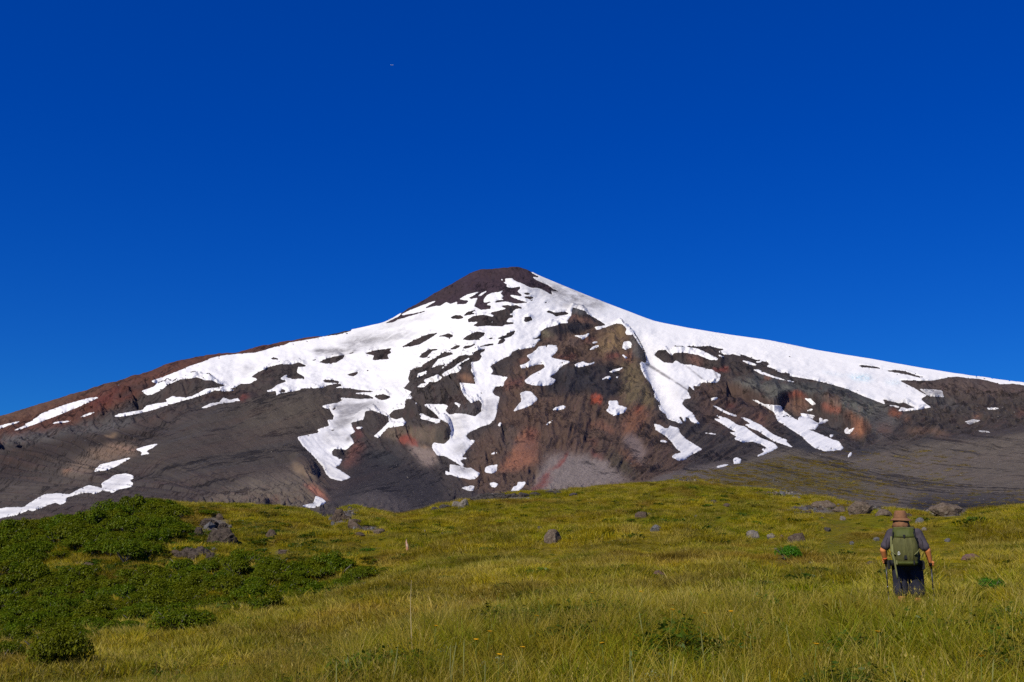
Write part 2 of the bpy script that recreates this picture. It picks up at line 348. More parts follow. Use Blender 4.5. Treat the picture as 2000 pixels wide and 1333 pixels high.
# snow seen inside or below the rock: (outline, label)
SNOW = [
    (MAIN, None),
    (A([(1085,275),(1000,340),(960,350),(1010,310)]), None), (A([(1085,605),(1120,585),(1115,600)]), None), (A([(1195,175),(1212,170),(1207,205)]), None),
    (A([(370,1140),(380,1100),(450,1085),(470,1105)]), None),
    (A([(610,1110),(660,1075),(715,1050),(780,1000),(880,945),(890,955),(830,985),(775,1025),(810,1035),(800,1060),(770,1090),(700,1100),(640,1130)]), None),
    (A([(430,1165),(520,1130),(570,1110),(620,1135),(600,1160),(550,1185),(500,1180),(440,1235),(370,1235),(410,1200),(465,1195)]), None),
    (A([(890,240),(930,210),(925,220),(895,242)]), 'thin sliver of snow on the dark cone below the summit'),
    (B([(725,225),(800,250),(785,285)]), 'small three cornered snow patch between dark lava blocks left of the snow gully'),
    (A([(1375,1020),(1440,1000),(1480,970),(1440,925),(1500,900),(1560,840),(1660,822),(1740,825),(1745,870),(1725,900),(1680,940),(1720,955),(1800,970),(1880,985),(1800,1020),(1760,1060),(1720,1100),(1670,1135),(1730,1165),
        (1690,1210),(1600,1220),(1500,1215),(1440,1195),(1420,1170),(1480,1120),(1560,1080),(1620,1040),(1610,1010),(1530,1015),(1440,1045),(1390,1050)]), 'large hook shaped snow patch in the middle of the brown rock ridge'),
    (B([(1380,140),(1440,120),(1490,130),(1555,200),(1500,250),(1430,285),(1310,322),(1340,280),(1390,220)]), 'fan shaped snow patch right of the long snow gully'),
    (B([(1695,310),(1720,280),(1800,262),(1832,275),(1790,305)]), 'small oval snow patch left of the bright red rock'),
    (B([(1625,455),(1660,425),(1708,395),(1690,420),(1645,455)]), 'short slanting streak of snow on brown scree above the orange fan'),
    (B([(1160,455),(1180,425),(1198,430),(1185,468)]), 'tiny grey snow scrap beside the bend of the snow gully'),
    (B([(1088,735),(1130,718),(1165,722),(1120,740)]), 'thin flat snow scrap left of the orange scree fan'),
    (B([(1030,905),(1040,870),(1080,850),(1158,837),(1155,905),(1110,925),(1050,920)]), 'squarish snow patch at the left foot of the orange scree fan'),
    (B([(1080,1020),(1120,1012),(1168,1025),(1150,1055),(1120,1068),(1095,1050)]), 'small rounded snow patch just above the dark lava ledge'),
    (B([(1250,1105),(1290,1100),(1310,1060),(1350,1045),(1355,1010),(1440,1008),(1410,1060),(1360,1100),(1310,1115)]), 'slanting snow patch at the meadow edge beside the red streak'),
    (B([(795,1068),(900,1045),(935,1050),(925,1090),(880,1098)]), 'flat grey snow patch above the pale rock at the meadow edge'),
    (B([(690,838),(760,848),(830,865),(870,875),(900,868),(950,905),(990,925),(970,950),(940,980),(890,985),(760,960),(690,935)]), 'bowl shaped grey snow patch at the foot of the snow gully'),
    (B([(650,895),(690,920),(688,940),(650,938)]), None),
    (B([(400,340),(430,345),(500,380),(600,400),(605,425),(560,438),(500,415),(410,395)]), 'snow strip lying on top of the dark lava blocks'),
    (E([(735,420),(800,430),(910,465),(860,472),(790,450)]), 'upper snow strip in the dark rock band under the right glacier'),
    (E([(500,360),(580,385),(540,392)]), 'tiny wedge of snow in the dark rock band under the right glacier'),
    (E([(870,432),(930,430),(940,440),(890,445)]), 'short snow dash at the upper edge of the right rock band'),
    (E([(850,510),(910,515),(1040,570),(1150,605),(1320,640),(1240,635),(1080,600),(930,555)]), 'long thin snow strip above the grey lava wall'),
    (E([(1035,510),(1090,515),(1200,560),(1120,540)]), None),
    (G([(975,500),(1080,505),(1200,515),(1220,580),(1080,575),(1030,540)]), 'flat dirty grey ice patch below the right skyline'),
    (G([(1625,685),(1770,685),(1740,700),(1660,705)]), 'thin grey snow patch on dark lava near the right edge'),
    (G([(1415,820),(1500,800),(1590,805),(1470,850)]), 'grey snow patch beside orange rock on the right lava slope'),
    (G([(1500,905),(1640,910),(1690,930),(1590,922)]), 'flat grey snow streak low on the right lava slope'),
    (E([(440,790),(510,780),(500,805),(445,815)]), 'small snow spot on brown rock left of the grey lava wall'),
    (E([(440,850),(520,880),(600,925),(700,960),(690,975),(600,945),(520,905)]), 'thin broken snow streak above the two slanting snow tongues'),
    (E([(460,985),(540,1000),(490,955),(600,985),(640,1010),(700,1050),(780,1070),(830,1110),(930,1180),(1060,1230),(1100,1275),(1040,1300),(980,1330),(935,1290),(995,1280),(930,1240),(850,1215),(760,1225),(670,1190),(690,1165),(610,1120),
        (700,1130),(600,1075)]), 'wide slanting snow tongue ending behind the gravel mound'),
    (D([(1885,755),(1950,725),(1990,680),(2060,700),(1990,730),(1900,762)]), None),
    (E([(715,965),(800,990),(940,1060),(1060,1150),(1190,1200),(1180,1220),(1260,1280),(1140,1240),(1060,1215),(900,1110),(830,1085),(770,1050),(830,1040)]), 'narrow slanting snow tongue left of the black sand slope'),
    (E([(830,800),(900,815),(960,850),(1130,865),(1150,910),(1260,990),(1310,1020),(1290,990),(1330,960),(1310,935),(1400,950),(1460,960),(1430,1000),(1500,1040),(1500,980),(1540,1000),(1605,1000),(1540,1040),(1500,1045),(1460,1100),(1370,1090),
        (1460,1120),(1600,1180),(1640,1200),(1690,1205),(1740,1280),(1700,1300),(1560,1310),(1450,1275),(1360,1200),(1340,1170),(1200,1080),(1090,1010),(1060,930),(950,860)]), 'long broad snow tongue below the red and grey lava wall'),
    (E([(1350,790),(1420,795),(1475,855),(1430,860),(1400,830)]), 'dirty snow spot on red rock under the lava wall'),
    (E([(1370,880),(1390,905),(1460,885),(1420,915),(1385,920)]), 'forked snow scrap under the red rock of the lava wall'),
    (E([(1600,1150),(1645,1145),(1630,1170),(1605,1175)]), 'tiny snow scrap right of the long broad snow tongue'),
    (E([(1745,1105),(1780,1070),(1790,1100),(1850,1075),(1800,1140),(1750,1135)]), 'small antler shaped snow patch beside orange rock'),
    (G([(275,1165),(290,1130),(320,1115),(315,1150),(290,1170)]), 'small snow patch against the round rock on the mound crest'),
    (E([(345,1125),(430,1130),(500,1140),(490,1147),(400,1137)]), 'thin horizontal snow dash on brown scree'),
    (D([(885,440),(950,455),(1000,488),(1030,485),(1035,455),(1130,485),(1140,530),(1200,590),(1360,690),(1240,750),(1200,790),(1130,803),(1060,770),(1080,735),(1160,725),(1100,680),(1060,620),(1000,560),(900,500)]),
        'tapering snow tongue at the foot of the brown rock ridge'),
    (D([(935,602),(1000,602),(1020,625),(960,622)]), 'small flat snow patch left of the tapering snow tongue'),
    (D([(430,218),(530,215),(540,240),(530,255),(630,285),(590,335),(490,365),(420,315),(450,260)]), 'three pointed snow patch right of the bright red rock'),
    (D([(1660,780),(1700,768),(1740,790),(1730,825),(1665,835)]), 'small upright snow patch above the gravel mound'),
    (D([(1490,860),(1560,840),(1625,835),(1600,850),(1510,872)]), 'flat snow patch at the crest of the gravel mound'),
    (C_([(75,630),(200,625),(265,600),(240,635),(190,670),(150,645)]), 'snow patch under the dark ledge at the top of the rock ridge'),
    (C_([(265,700),(330,682),(340,695),(300,708)]), 'upper of two small snow spots near the top of the rock ridge'),
    (C_([(250,775),(290,735),(350,720),(340,745),(290,765)]), 'lower of two small snow spots near the top of the rock ridge'),
    (C_([(575,750),(590,690),(650,682),(670,710),(665,750),(610,770)]), 'blocky snow patch beside the grey cliff on the ridge crest'),
    (C_([(572,820),(590,815),(635,850),(605,852)]), 'tiny snow scrap below the blocky patch on the ridge crest'),
    (C_([(100,915),(195,880),(240,905),(310,885),(300,905),(200,930),(150,940)]), 'wavy snow strip right of the large hook shaped patch'),
    (C_([(430,990),(500,960),(590,938),(560,965),(480,990)]), 'slanting snow strip on dark rock in the middle of the ridge'),
    (C_([(375,1055),(430,1025),(465,1025),(455,1060),(420,1045),(385,1065)]), 'arched snow scrap on dark rock of the ridge'),
    (C_([(490,1045),(540,1025),(535,1045)]), 'tiny snow speck right of the arched scrap'),
    (T4([(1520,375),(1590,370),(1590,390),(1540,392)]), 'small grey snow spot under the dark rock knob'),
    (T4([(1000,1140),(1110,1115),(1130,1045),(1200,1070),(1238,1105),(1200,1135),(1110,1165),(1030,1155)]), 'grey snow patch in the gully above the dip in the meadow'),
    (T3([(0,940),(100,895),(190,880),(230,835),(300,860),(370,840),(400,870),(200,895),(60,935)]), 'dirty snow ribbon under the dark lava steps on the left flank'),
    (T1([(-900,1265),(-500,1175),(-100,1082),(0,1058),(100,1035),(215,1010),(180,1030),(80,1060),(0,1090),(-60,1110),(-500,1215),(-900,1300)]), 'snow streak cut by the left edge of the picture'),
    (T1([(100,1118),(180,1085),(280,1045),(215,1055),(310,1015),(350,995),(235,1010),(350,985),(400,945),(480,910),(650,850),(860,790),(990,775),(900,815),(750,885),(560,960),(460,1000),(330,1050),(200,1095)]),
        'long slanting snow streak on the red brown left flank'),
    (T1([(770,985),(840,945),(945,920),(880,955)]), 'upper thin snow dash at the border of red and grey ground'),
    (T1([(480,1050),(540,1025),(640,1015),(720,1000),(660,1025),(560,1035)]), 'lower thin snow dash at the border of red and grey ground'),
    (T1([(1125,670),(1175,653),(1160,668)]), 'tiny snow speck near the left skyline'),
    (T1([(1570,805),(1640,795),(1700,768),(1680,790),(1620,805)]), None),
    (T2([(-900,1330),(-500,1180),(-80,1000),(0,970),(60,958),(240,955),(250,940),(360,870),(440,830),(560,820),(680,830),(790,770),(870,740),(940,755),(1000,770),(990,720),(1050,690),(1120,640),(1230,625),(1300,645),(1310,670),(1270,690),(1300,720),(1290,755),(1150,785),
        (1100,817),(1060,800),(1000,795),(920,828),(830,815),(690,850),(645,870),(645,905),(590,935),(545,910),(480,930),(400,965),(320,995),(265,985),(250,1000),(150,1035),(0,1065),(-80,1090),(-500,1290),(-900,1420)]),
        'long lumpy snow bank low on the left slope above the shrubs'),
    (T2([(920,610),(930,580),(980,540),(1100,510),(1220,480),(1290,470),(1200,520),(1130,560),(1040,595)]), 'leaf shaped snow patch below the tan scree on the left'),
    (T2([(1320,390),(1400,365),(1480,345),(1550,335),(1500,370),(1430,405),(1465,435),(1370,450),(1390,420)]), 'pointed snow patch at the right end of the tan scree'),
]
m = np.zeros((RH, RW), np.float32)
for k, (poly, lab) in enumerate(SNOW):
    m = np.maximum(m, fill(poly))
    if k == 0:
        for p in ROCKS: m *= 1 - fill(p)
SNOWMASK = m
yy, xx = np.mgrid[0:RH, 0:RW].astype(float); xx += RX0; yy += RY0
SNOW_NEAR = blur(SNOWMASK, 4.0)
SNOW_S = blur(SNOWMASK, 1.0) - 0.5 + 0.20 * perlin(xx / 6, yy / 3.5, 3) + 0.18 * perlin(xx / 2.6, yy / 1.8, 4)
SNOW_S -= 1.1 * smooth(.50, .72, perlin(xx / 5.0, yy / 2.6, 5)) * (1 - smooth(.78, .98, SNOW_NEAR)) * (yy > 640)      # stones melting out near the margins

# ash and dirt lying on the snow
dirt = np.zeros((RH, RW), np.float32)
for poly, s, w in [
    (A([(1500,150),(1700,240),(1900,300),(2250,420),(2200,470),(1800,430),(1650,340),(1540,250)]), 9, 0.75),
    (A([(1390,240),(1650,320),(1700,360),(1420,310)]), 6, .35),
    (A([(0,600),(200,575),(480,500),(560,520),(300,600),(0,680)]), 7, .45), (A([(-250,730),(60,700),(380,660),(300,740),(0,830),(-300,880),(-420,850)]), 7, .5),
    (T3([(1100,380),(1300,360),(1500,370),(1700,350),(1500,395),(1300,420),(1130,405)]), 3, 1.0), (T3([(1380,310),(1560,260),(1900,290),(1700,340),(1440,330)]), 5, .6), (T3([(880,455),(940,460),(1040,480),(930,470)]), 2, .8),
    (T3([(360,600),(440,500),(560,560),(500,640),(400,620)]), 6, .25), (T3([(1780,690),(2000,680),(1980,760),(1850,740)]), 6, .22),
    (T4([(1250,150),(1400,100),(1700,120),(1850,200),(1700,190),(1500,330),(1350,420),(1280,380),(1340,250)]), 5, .5), (T4([(1290,170),(1400,160),(1420,220),(1340,260)]), 3, .5), (T4([(1260,400),(1500,450),(1480,520),(1350,540),(1230,560),(1180,480)]), 5, .35),
    (T4([(970,470),(1110,640),(1320,800),(1480,870),(1370,900),(1240,850)]), 6, .3), (T4([(1430,470),(1480,460),(1480,520),(1420,520)]), 2, .9),
    (B([(1000,200),(1150,160),(1150,340),(1080,430),(980,440),(940,380)]), 6, .35), (B([(660,400),(860,350),(900,480),(750,620),(690,700),(800,760),(880,700),(760,560)]), 6, .4), (B([(690,838),(900,868),(950,910),(760,930)]), 3, .6),
    (B([(1380,120),(1560,200),(1310,322)]), 5, .25), (G([(975,500),(1200,515),(1220,580),(1030,540)]), 4, 1.0), (G([(1415,800),(1590,805),(1690,935),(1590,925),(1460,910)]), 5, .8), (G([(1625,685),(1770,685),(1660,705)]), 4, .9),
    (T3([(0,940),(230,835),(400,870),(60,935)]), 5, .5), (D([(1100,20),(1240,100),(1200,130),(1060,0)]), 3, .2), (D([(1050,120),(1180,140),(1160,200),(1080,180)]), 6, .3), (D([(900,450),(1130,490),(1350,690),(1130,800)]), 12, .2),
    (B([(795,1068),(935,1050),(880,1098)]), 4, .45), (T4([(1000,1140),(1130,1045),(1238,1105),(1110,1165)]), 5, .35), (T2([(-80,1000),(560,820),(1230,625),(1310,670),(1150,785),(590,935),(0,1065)]), 8, .28), (T2([(920,610),(980,540),(1290,470),(1130,560)]), 5, .22),
    (G([(-1400,200),(0,300),(1100,600),(900,700),(-300,380),(-1400,240)]), 25, .07), (G([(640,590),(800,630),(960,690),(800,700),(640,640)]), 4, .4)]:
    v, k = soft(poly, s); dirt[v] = np.maximum(dirt[v], k * w)
# the brown streaks of rockfall across the right gully
for a, b, c in [((1262,712),(1310,742),2.2),((1310,742),(1345,765),1.4),((1340,716),(1372,742),.9),((1394,724),(1402,740),1.6)]:
    (x0, y0), (x1, y1) = a, b
    n = Vector((y1 - y0, x0 - x1)).normalized() * c
    v, k = soft([(x0 - n.x, y0 - n.y), (x1 - n.x, y1 - n.y), (x1 + n.x, y1 + n.y), (x0 + n.x, y0 + n.y)], 1.0); dirt[v] = np.maximum(dirt[v], k * .8)
DIRT = dirt

# ------------------------------------------------------------------ rock and scree colours of the mountain (albedo)
rock = np.zeros((RH, RW, 3), np.float32); rock[:] = (0.054, 0.046, 0.045)
def paint(poly, colr, s, w=1.0):
    v, k = soft(poly, s); k = (k * w)[..., None]
    if colr[0] > 2.2 * colr[1]: colr = (colr[0] * .68, colr[1] * .86, colr[2] * .98)
    rock[v] = rock[v] * (1 - k) + np.array(colr, np.float32) * k
REDB, DARK, PURP, BRN, OLV = (.105,.050,.036), (.046,.042,.043), (.060,.042,.056), (.098,.068,.050), (.118,.092,.052)
RED, ORG, GREY, SCREE, TAN = (.27,.062,.034), (.170,.080,.046), (.105,.105,.098), (.135,.118,.108), (.165,.125,.095)
paint([(-240,700),(2240,700),(2240,1100),(-240,1100)], (.066,.058,.055), 30)
paint([(-240,900),(0,815),(300,715),(420,680),(640,640),(640,662),(400,712),(290,757),(240,790),(140,830),(0,868),(-240,950)], REDB, 5)
paint([(-240,840),(0,790),(240,735),(240,745),(0,835),(-240,900)], (.115,.070,.045), 8, .8)
paint(T1([(850,800),(1150,700),(1400,700),(1300,760),(1000,870),(860,920)]), (.165,.045,.032), 6)
paint(T1([(1080,790),(1250,690),(1330,640),(1500,630),(1520,670),(1330,720),(1180,780)]), (.07,.045,.043), 3)
paint(CONE, PURP, 2)
paint(A([(300,430),(700,250),(900,270),(700,330),(450,430)]), (.058,.042,.044), 7)
paint(A([(950,60),(1350,50),(1450,120),(1100,180)]), (.062,.042,.048), 8)
# left hump, dark tongue and lower lava
paint([(280,880),(400,800),(480,770),(560,766),(640,762),(640,840),(580,856),(600,900),(520,950),(300,930)], (.074,.065,.054), 14)
paint([(480,800),(560,780),(640,770),(640,815),(560,850),(480,840)], (.095,.082,.062), 16, .8)
paint([(0,850),(110,840),(260,815),(260,830),(100,870),(0,890)], (.086,.085,.086), 5)
paint([(0,876),(150,850),(330,845),(230,870),(140,880),(0,935)], (.052,.043,.041), 6)
paint(T2([(600,600),(860,430),(1100,340),(1300,330),(1370,440),(1250,480),(1000,530),(900,620),(800,660),(640,640)]), (.125,.100,.082), 5)
paint(T2([(840,420),(1150,330),(1300,380),(1340,430),(1050,470)]), (.150,.108,.082), 4); paint(T2([(610,600),(700,570),(700,600),(630,625)]), (.19,.11,.07), 2)
paint(T2([(1010,250),(1160,230),(1100,260),(1020,265)]), (.21,.15,.09), 1.5); paint(T2([(880,275),(940,262),(930,275)]), (.17,.13,.09), 1.5)
paint(T2([(0,760),(600,660),(1000,650),(980,740),(500,820),(0,950)]), (.083,.073,.066), 8)
paint([(380,985),(470,940),(540,920),(600,905),(620,950),(640,990),(560,1000),(400,1000)], (.112,.098,.080), 7)
paint(T4([(900,720),(1000,740),(1150,780),(1120,860),(980,830),(910,780)]), (.150,.118,.082), 3)
paint(T4([(1000,940),(1100,930),(1230,1040),(1270,1090),(1150,1060)]), (.230,.105,.075), 3); paint(T4([(660,1075),(780,1065),(770,1090)]), (.23,.09,.06), 2)
paint([(690,866),(712,866),(705,910),(670,915)], (.155,.072,.055), 5); paint([(688,840),(700,836),(712,850),(700,862)], (.15,.055,.045), 3)
paint([(390,768),(480,762),(520,770),(470,780),(400,785)], (.060,.045,.043), 3); paint(T3([(390,830),(470,800),(470,850),(400,870)]), (.19,.055,.04), 2.5)
paint([(700,880),(850,920),(880,990),(660,1000),(680,930)], (.044,.041,.043), 9); paint([(650,1000),(720,950),(800,975),(800,1010)], (.080,.072,.070), 9)
paint(T4([(1600,620),(1900,600),(2000,760),(1700,700)]), (.050,.053,.055), 8)
# central ridge
RIDGE = [(1110,640),(1190,640),(1205,630),(1224,640),(1250,690),(1262,725),(1280,790),(1310,850),(1340,920),(1180,985),(980,985),(900,940),(930,860),(960,840),(985,790),(985,745),(1010,700),(1060,660)]
paint(RIDGE, BRN, 6)
paint(C_([(440,540),(520,510),(600,540),(610,680),(560,780),(400,840),(330,760),(380,640)]), (.150,.108,.062), 5)
paint(C_([(560,900),(740,880),(800,1040),(880,1160),(900,1330),(700,1330),(560,1250),(560,1050)]), (.118,.096,.056), 6)
paint(C_([(-200,950),(100,900),(350,900),(560,930),(560,1200),(400,1260),(250,1180),(0,1200),(-200,1200)]), (.044,.041,.044), 5)
paint(A([(1580,690),(1700,680),(1700,740),(1600,760)]), (.115,.105,.075), 2); paint(A([(1600,640),(2000,600),(2060,640),(1900,700),(1700,720)]), (.052,.050,.054), 3)
paint(A([(1840,560),(1900,520),(2060,560),(2140,620),(1960,600)]), (.130,.080,.062), 2.5); paint(C_([(90,355),(160,360),(235,415),(90,410)]), (.085,.088,.092), 1.5)
paint(A([(1620,790),(1760,740),(2000,740),(1960,820),(1800,850),(1740,820)]), (.108,.078,.064), 4); paint(A([(1720,930),(1930,910),(1900,970),(1760,960)]), (.205,.075,.050), 3)
paint(A([(1350,970),(1440,930),(1470,960),(1380,1030)]), (.19,.085,.06), 3); paint(A([(1220,1180),(1420,1120),(1430,1200),(1230,1250)]), (.200,.075,.052), 4); paint(A([(770,1100),(900,1110),(940,1190),(790,1180)]), (.155,.092,.062), 3)
paint(C_([(390,830),(520,800),(560,830),(420,860)]), (.215,.058,.045), 3); paint(C_([(580,820),(700,760),(720,850),(620,870)]), (.165,.085,.055), 3); paint(C_([(180,690),(270,650),(330,670),(200,700)]), (.19,.07,.05), 3)
paint(C_([(640,620),(720,660),(800,850),(780,890),(690,850),(660,720)]), (.088,.085,.082), 3)
paint(D([(265,160),(310,145),(370,180),(375,250),(270,250)]), (.36,.065,.030), 1.6)
paint(D([(680,270),(760,280),(860,330),(800,440),(700,530),(560,560),(580,420)]), (.225,.092,.050), 5); paint(D([(700,275),(790,285),(740,330),(680,340)]), (.285,.082,.040), 3)
paint(D([(220,430),(400,410),(540,520),(480,560),(360,470),(240,470)]), (.21,.088,.054), 4); paint(D([(280,700),(400,780),(380,810),(270,740)]), (.235,.068,.048), 3); paint(D([(240,590),(340,620),(290,680)]), (.20,.075,.045), 4)
paint(D([(530,680),(620,720),(760,850),(740,880),(600,800)]), (.175,.085,.045), 5); paint(D([(400,740),(520,690),(720,900),(700,980),(600,960),(450,830)]), (.078,.066,.045), 6)
paint(D([(580,560),(700,540),(800,700),(760,830),(640,720)]), (.155,.125,.115), 5); paint(D([(-150,740),(200,740),(400,800),(560,930),(660,1000),(300,1080),(-200,1110),(-300,1050)]), (.165,.145,.132), 5)
paint(B([(1160,930),(1300,700),(1420,500),(1520,490),(1550,800),(1400,880),(1250,900)]), (.215,.100,.058), 5); paint(B([(1400,570),(1530,540),(1550,780),(1480,750)]), (.205,.085,.052), 6); paint(B([(1470,480),(1530,490),(1510,620),(1430,560)]), (.22,.075,.045), 4)
paint(B([(1700,860),(1850,720),(1860,740),(1780,850),(1640,900)]), (.285,.075,.052), 2); paint(B([(1480,1100),(1570,1000),(1660,900),(1690,960),(1620,1050),(1500,1110)]), (.250,.082,.060), 3)
paint(B([(-50,560),(40,560),(40,480),(250,470),(480,470),(690,440),(700,560),(640,640),(500,640),(200,600)]), (.118,.096,.072), 4); paint(B([(560,450),(690,440),(700,560),(640,640),(540,620)]), (.078,.070,.058), 2)
paint(B([(180,600),(280,535),(380,640),(350,660),(200,625)]), (.290,.072,.048), 1.8); paint(B([(390,640),(500,680),(450,690)]), (.24,.15,.07), 2); paint(B([(280,650),(400,660),(510,690),(580,760),(540,850),(420,840),(320,720)]), (.18,.148,.128), 4)
paint(B([(640,290),(1000,220),(1000,330),(930,370),(700,350)]), (.078,.076,.078), 3)
# right hand lava wall, gully and slopes
paint([(1360,750),(1420,740),(1500,770),(1540,800),(1500,850),(1420,840),(1360,820)], (.088,.062,.052), 9)
paint(E([(610,610),(760,600),(920,560),(1300,640),(1760,700),(2100,830),(2250,1050),(2100,1180),(1980,1000),(1720,880),(1500,740),(1240,700),(1130,770),(1130,860),(960,740),(640,620)]), (.100,.106,.096), 4)
paint(E([(840,560),(1000,570),(1300,640),(1760,690),(2100,830),(1900,830),(1400,690),(900,640)]), (.062,.066,.070), 4)
paint(E([(1120,770),(1200,725),(1290,720),(1380,770),(1340,800),(1240,790)]), (.270,.075,.045), 2); paint(E([(1130,790),(1350,800),(1400,900),(1280,950),(1150,880)]), (.150,.088,.060), 5)
paint(E([(1520,830),(1720,880),(1700,930),(1560,920)]), (.265,.080,.050), 2.5); paint(E([(1720,900),(1900,970),(1990,1070),(1940,1160),(1800,1180),(1860,1040)]), (.205,.100,.062), 4); paint(E([(1540,730),(1700,760),(1720,880),(1560,830)]), (.120,.085,.068), 3)
paint(E([(450,500),(590,490),(600,530),(480,520)]), (.255,.060,.045), 2); paint(E([(180,360),(320,380),(380,470),(260,460)]), (.140,.080,.062), 4); paint(E([(940,570),(1050,580),(1040,610),(960,600)]), (.16,.08,.055), 2)
paint(E([(560,730),(700,760),(1000,840),(1060,930),(900,920),(620,840)]), (.078,.056,.052), 5); paint(E([(580,830),(680,860),(660,900),(600,880)]), (.16,.052,.045), 3); paint(E([(860,930),(980,950),(960,1060),(860,1010)]), (.135,.075,.058), 4)
paint(E([(1190,1060),(1340,1180),(1520,1310),(1560,1330),(1300,1310),(1190,1210)]), (.050,.050,.055), 3); paint(E([(1500,1040),(1700,990),(1760,1080),(1650,1180),(1480,1110)]), (.068,.068,.070), 5)
paint(G([(560,700),(680,680),(780,860),(700,960),(560,1010),(500,900)]), (.086,.084,.080), 5); paint(G([(560,860),(720,860),(680,950),(590,960)]), (.112,.076,.062), 5)
paint(G([(680,690),(740,690),(800,740),(760,790),(690,760)]), (.235,.080,.044), 2.5); paint(G([(840,780),(900,770),(880,820),(840,820)]), (.20,.11,.065), 3); paint(G([(1500,770),(1600,740),(1560,790)]), (.20,.105,.07), 3); paint(G([(1920,740),(2000,690),(2000,760)]), (.22,.08,.05), 4)
paint(G([(780,420),(1200,420),(1350,380),(2000,470),(2200,560),(1500,560),(1000,500)]), (.098,.076,.068), 7); paint(G([(1000,580),(1220,590),(1500,700),(1250,700),(1080,650)]), (.075,.075,.078), 6)
paint(G([(840,890),(1000,870),(1200,900),(1300,980),(1150,950),(900,930)]), (.125,.082,.062), 4); paint(G([(900,1050),(1050,940),(1130,930),(1080,1030)]), (.055,.054,.056), 4); paint(G([(380,1060),(560,1060),(800,1060),(560,1150),(360,1150)]), (.060,.059,.060), 4)
# gravel mound in front
MOUND = [(1180,985),(1300,930),(1440,905),(1500,884),(1540,876),(1590,884),(1660,894),(1750,880),(1840,861),(1900,860),(2000,845),(2240,830),(2240,1060),(1180,1060)]
paint(MOUND, (.112,.099,.080), 3)
paint([(1340,960),(1440,905),(1560,890),(1680,930),(1700,960),(1500,960)], (.102,.092,.062), 10, .7); paint([(1400,945),(1560,920),(1700,945),(1700,965),(1400,965)], (.100,.090,.045), 8, .6)
paint(G([(500,1080),(900,1000),(1200,1010),(1250,1100),(800,1250),(500,1200)]), (.110,.097,.074), 10, .6)
paint([(1770,985),(1800,965),(2240,975),(2240,1010),(1800,1010)], (.060,.057,.058), 6); paint(T2([(8600,420),(9000,500),(10000,440),(10000,480),(9000,560),(8600,500)]), (.13,.11,.09), 6, .6)
paint([(1180,985),(1290,930),(1420,900),(1420,915),(1300,950)], (.115,.103,.095), 5)
ROCKCOL = rock
# ------------------------------------------------------------------ relief of the mountain in metres on top of the smooth cone
relief = np.zeros((RH, RW), np.float32)
def raise_(poly, h, s_edge, poly2=None, s2=30):
    v, k = soft(poly, s_edge)
    if poly2 is not None: k = k * blur(fill(poly2), s2)[v]
    relief[v] += h * k
raise_(RIDGE, 16, 4, [(1180,640),(1260,640),(1330,790),(1340,830),(1180,860),(1080,860),(1020,820),(1080,720)], 30)
raise_([(1226,650),(1246,672),(1258,690),(1264,705),(1254,712),(1262,740),(1279,770),(1292,795),(1306,815),(1345,830),(1420,740),(1330,690),(1270,650)], -26, 2.0, [(1226,640),(1262,700),(1256,712),(1280,770),(1300,810),(1330,820),(1310,760),(1280,700),(1250,640)], 10)
raise_(C_([(520,510),(620,555),(700,640),(810,860),(800,900),(690,860),(640,700),(560,600)]), 22, 2)
raise_(A([(1580,690),(1640,640),(1850,590),(2060,630),(2000,700),(1700,760)]), 20, 2)
raise_(A([(1840,560),(1890,460),(1990,500),(2060,560),(2140,620),(1960,600)]), 26, 2)
raise_(B([(10,560),(100,480),(250,460),(480,470),(600,430),(690,440),(705,520),(690,580),(640,640),(540,620),(500,640),(280,535),(150,610)]), 17, 2)
raise_(B([(570,450),(690,440),(705,520),(690,580),(640,640),(560,620)]), 16, 1.5)
raise_(B([(100,360),(150,305),(250,290),(265,200),(350,200),(360,260),(420,300),(560,350),(590,390),(400,340),(380,380),(230,390)]), 11, 2)
raise_(B([(870,330),(900,240),(970,208),(1005,240),(1000,320),(940,370)]), 11, 2)
raise_(T4([(1620,215),(1690,210),(1840,280),(1850,320),(1770,400),(1640,390),(1500,330)]), 22, 4)
raise_(T4([(1290,610),(1320,585),(1390,610),(1395,650),(1330,665)]), 12, 2)
raise_(E([(600,640),(700,660),(960,760),(1050,800),(1110,785),(1200,725),(1300,720),(1440,740),(1530,830),(1700,860),(1780,920),(1920,980),(1980,1060),(2020,1130),(1960,1180),(1900,1330),(600,1330)]), -64, 1.0,
       E([(560,600),(1100,700),(1300,690),(1700,830),(2080,1000),(2080,1180),(1850,1150),(1600,1000),(1300,880),(900,860),(560,720)]), 14)
raise_(E([(70,360),(220,350),(400,400),(560,420),(560,520),(450,490),(240,460),(110,430)]), 24, 2.5)
raise_(E([(-80,430),(-60,400),(0,330),(40,380),(70,440),(-20,445)]), 20, 2)
raise_(E([(560,730),(720,760),(1000,850),(1090,1000),(960,960),(700,870)]), 14, 3)
raise_(T3([(500,640),(650,545),(960,490),(1040,520),(960,540),(860,600),(850,675),(700,755),(750,800),(480,810)]), 14, 4)
raise_(T1([(1650,655),(1850,600),(1950,590),(2180,700),(2050,735),(1700,770),(1560,770),(1440,765)]), 26, 4)
raise_(T1([(1080,800),(1250,700),(1340,640),(1500,630),(1530,655),(1380,720),(1200,775)]), 16, 2)
raise_([(280,880),(400,800),(480,772),(560,768),(640,764),(650,820),(580,854),(620,930),(560,960),(300,930)], 24, 16)
raise_([(-240,905),(0,872),(120,850),(240,852),(160,885),(60,915),(-240,960)], 14, 5)
raise_(T4([(900,720),(1000,735),(1140,770),(1150,840),(1090,880),(980,890),(920,800)]), 22, 3)
raise_(T4([(420,1110),(520,1050),(780,1010),(800,1050),(1040,1080),(1040,1100),(860,1120),(600,1110)]), 5, 1.5)
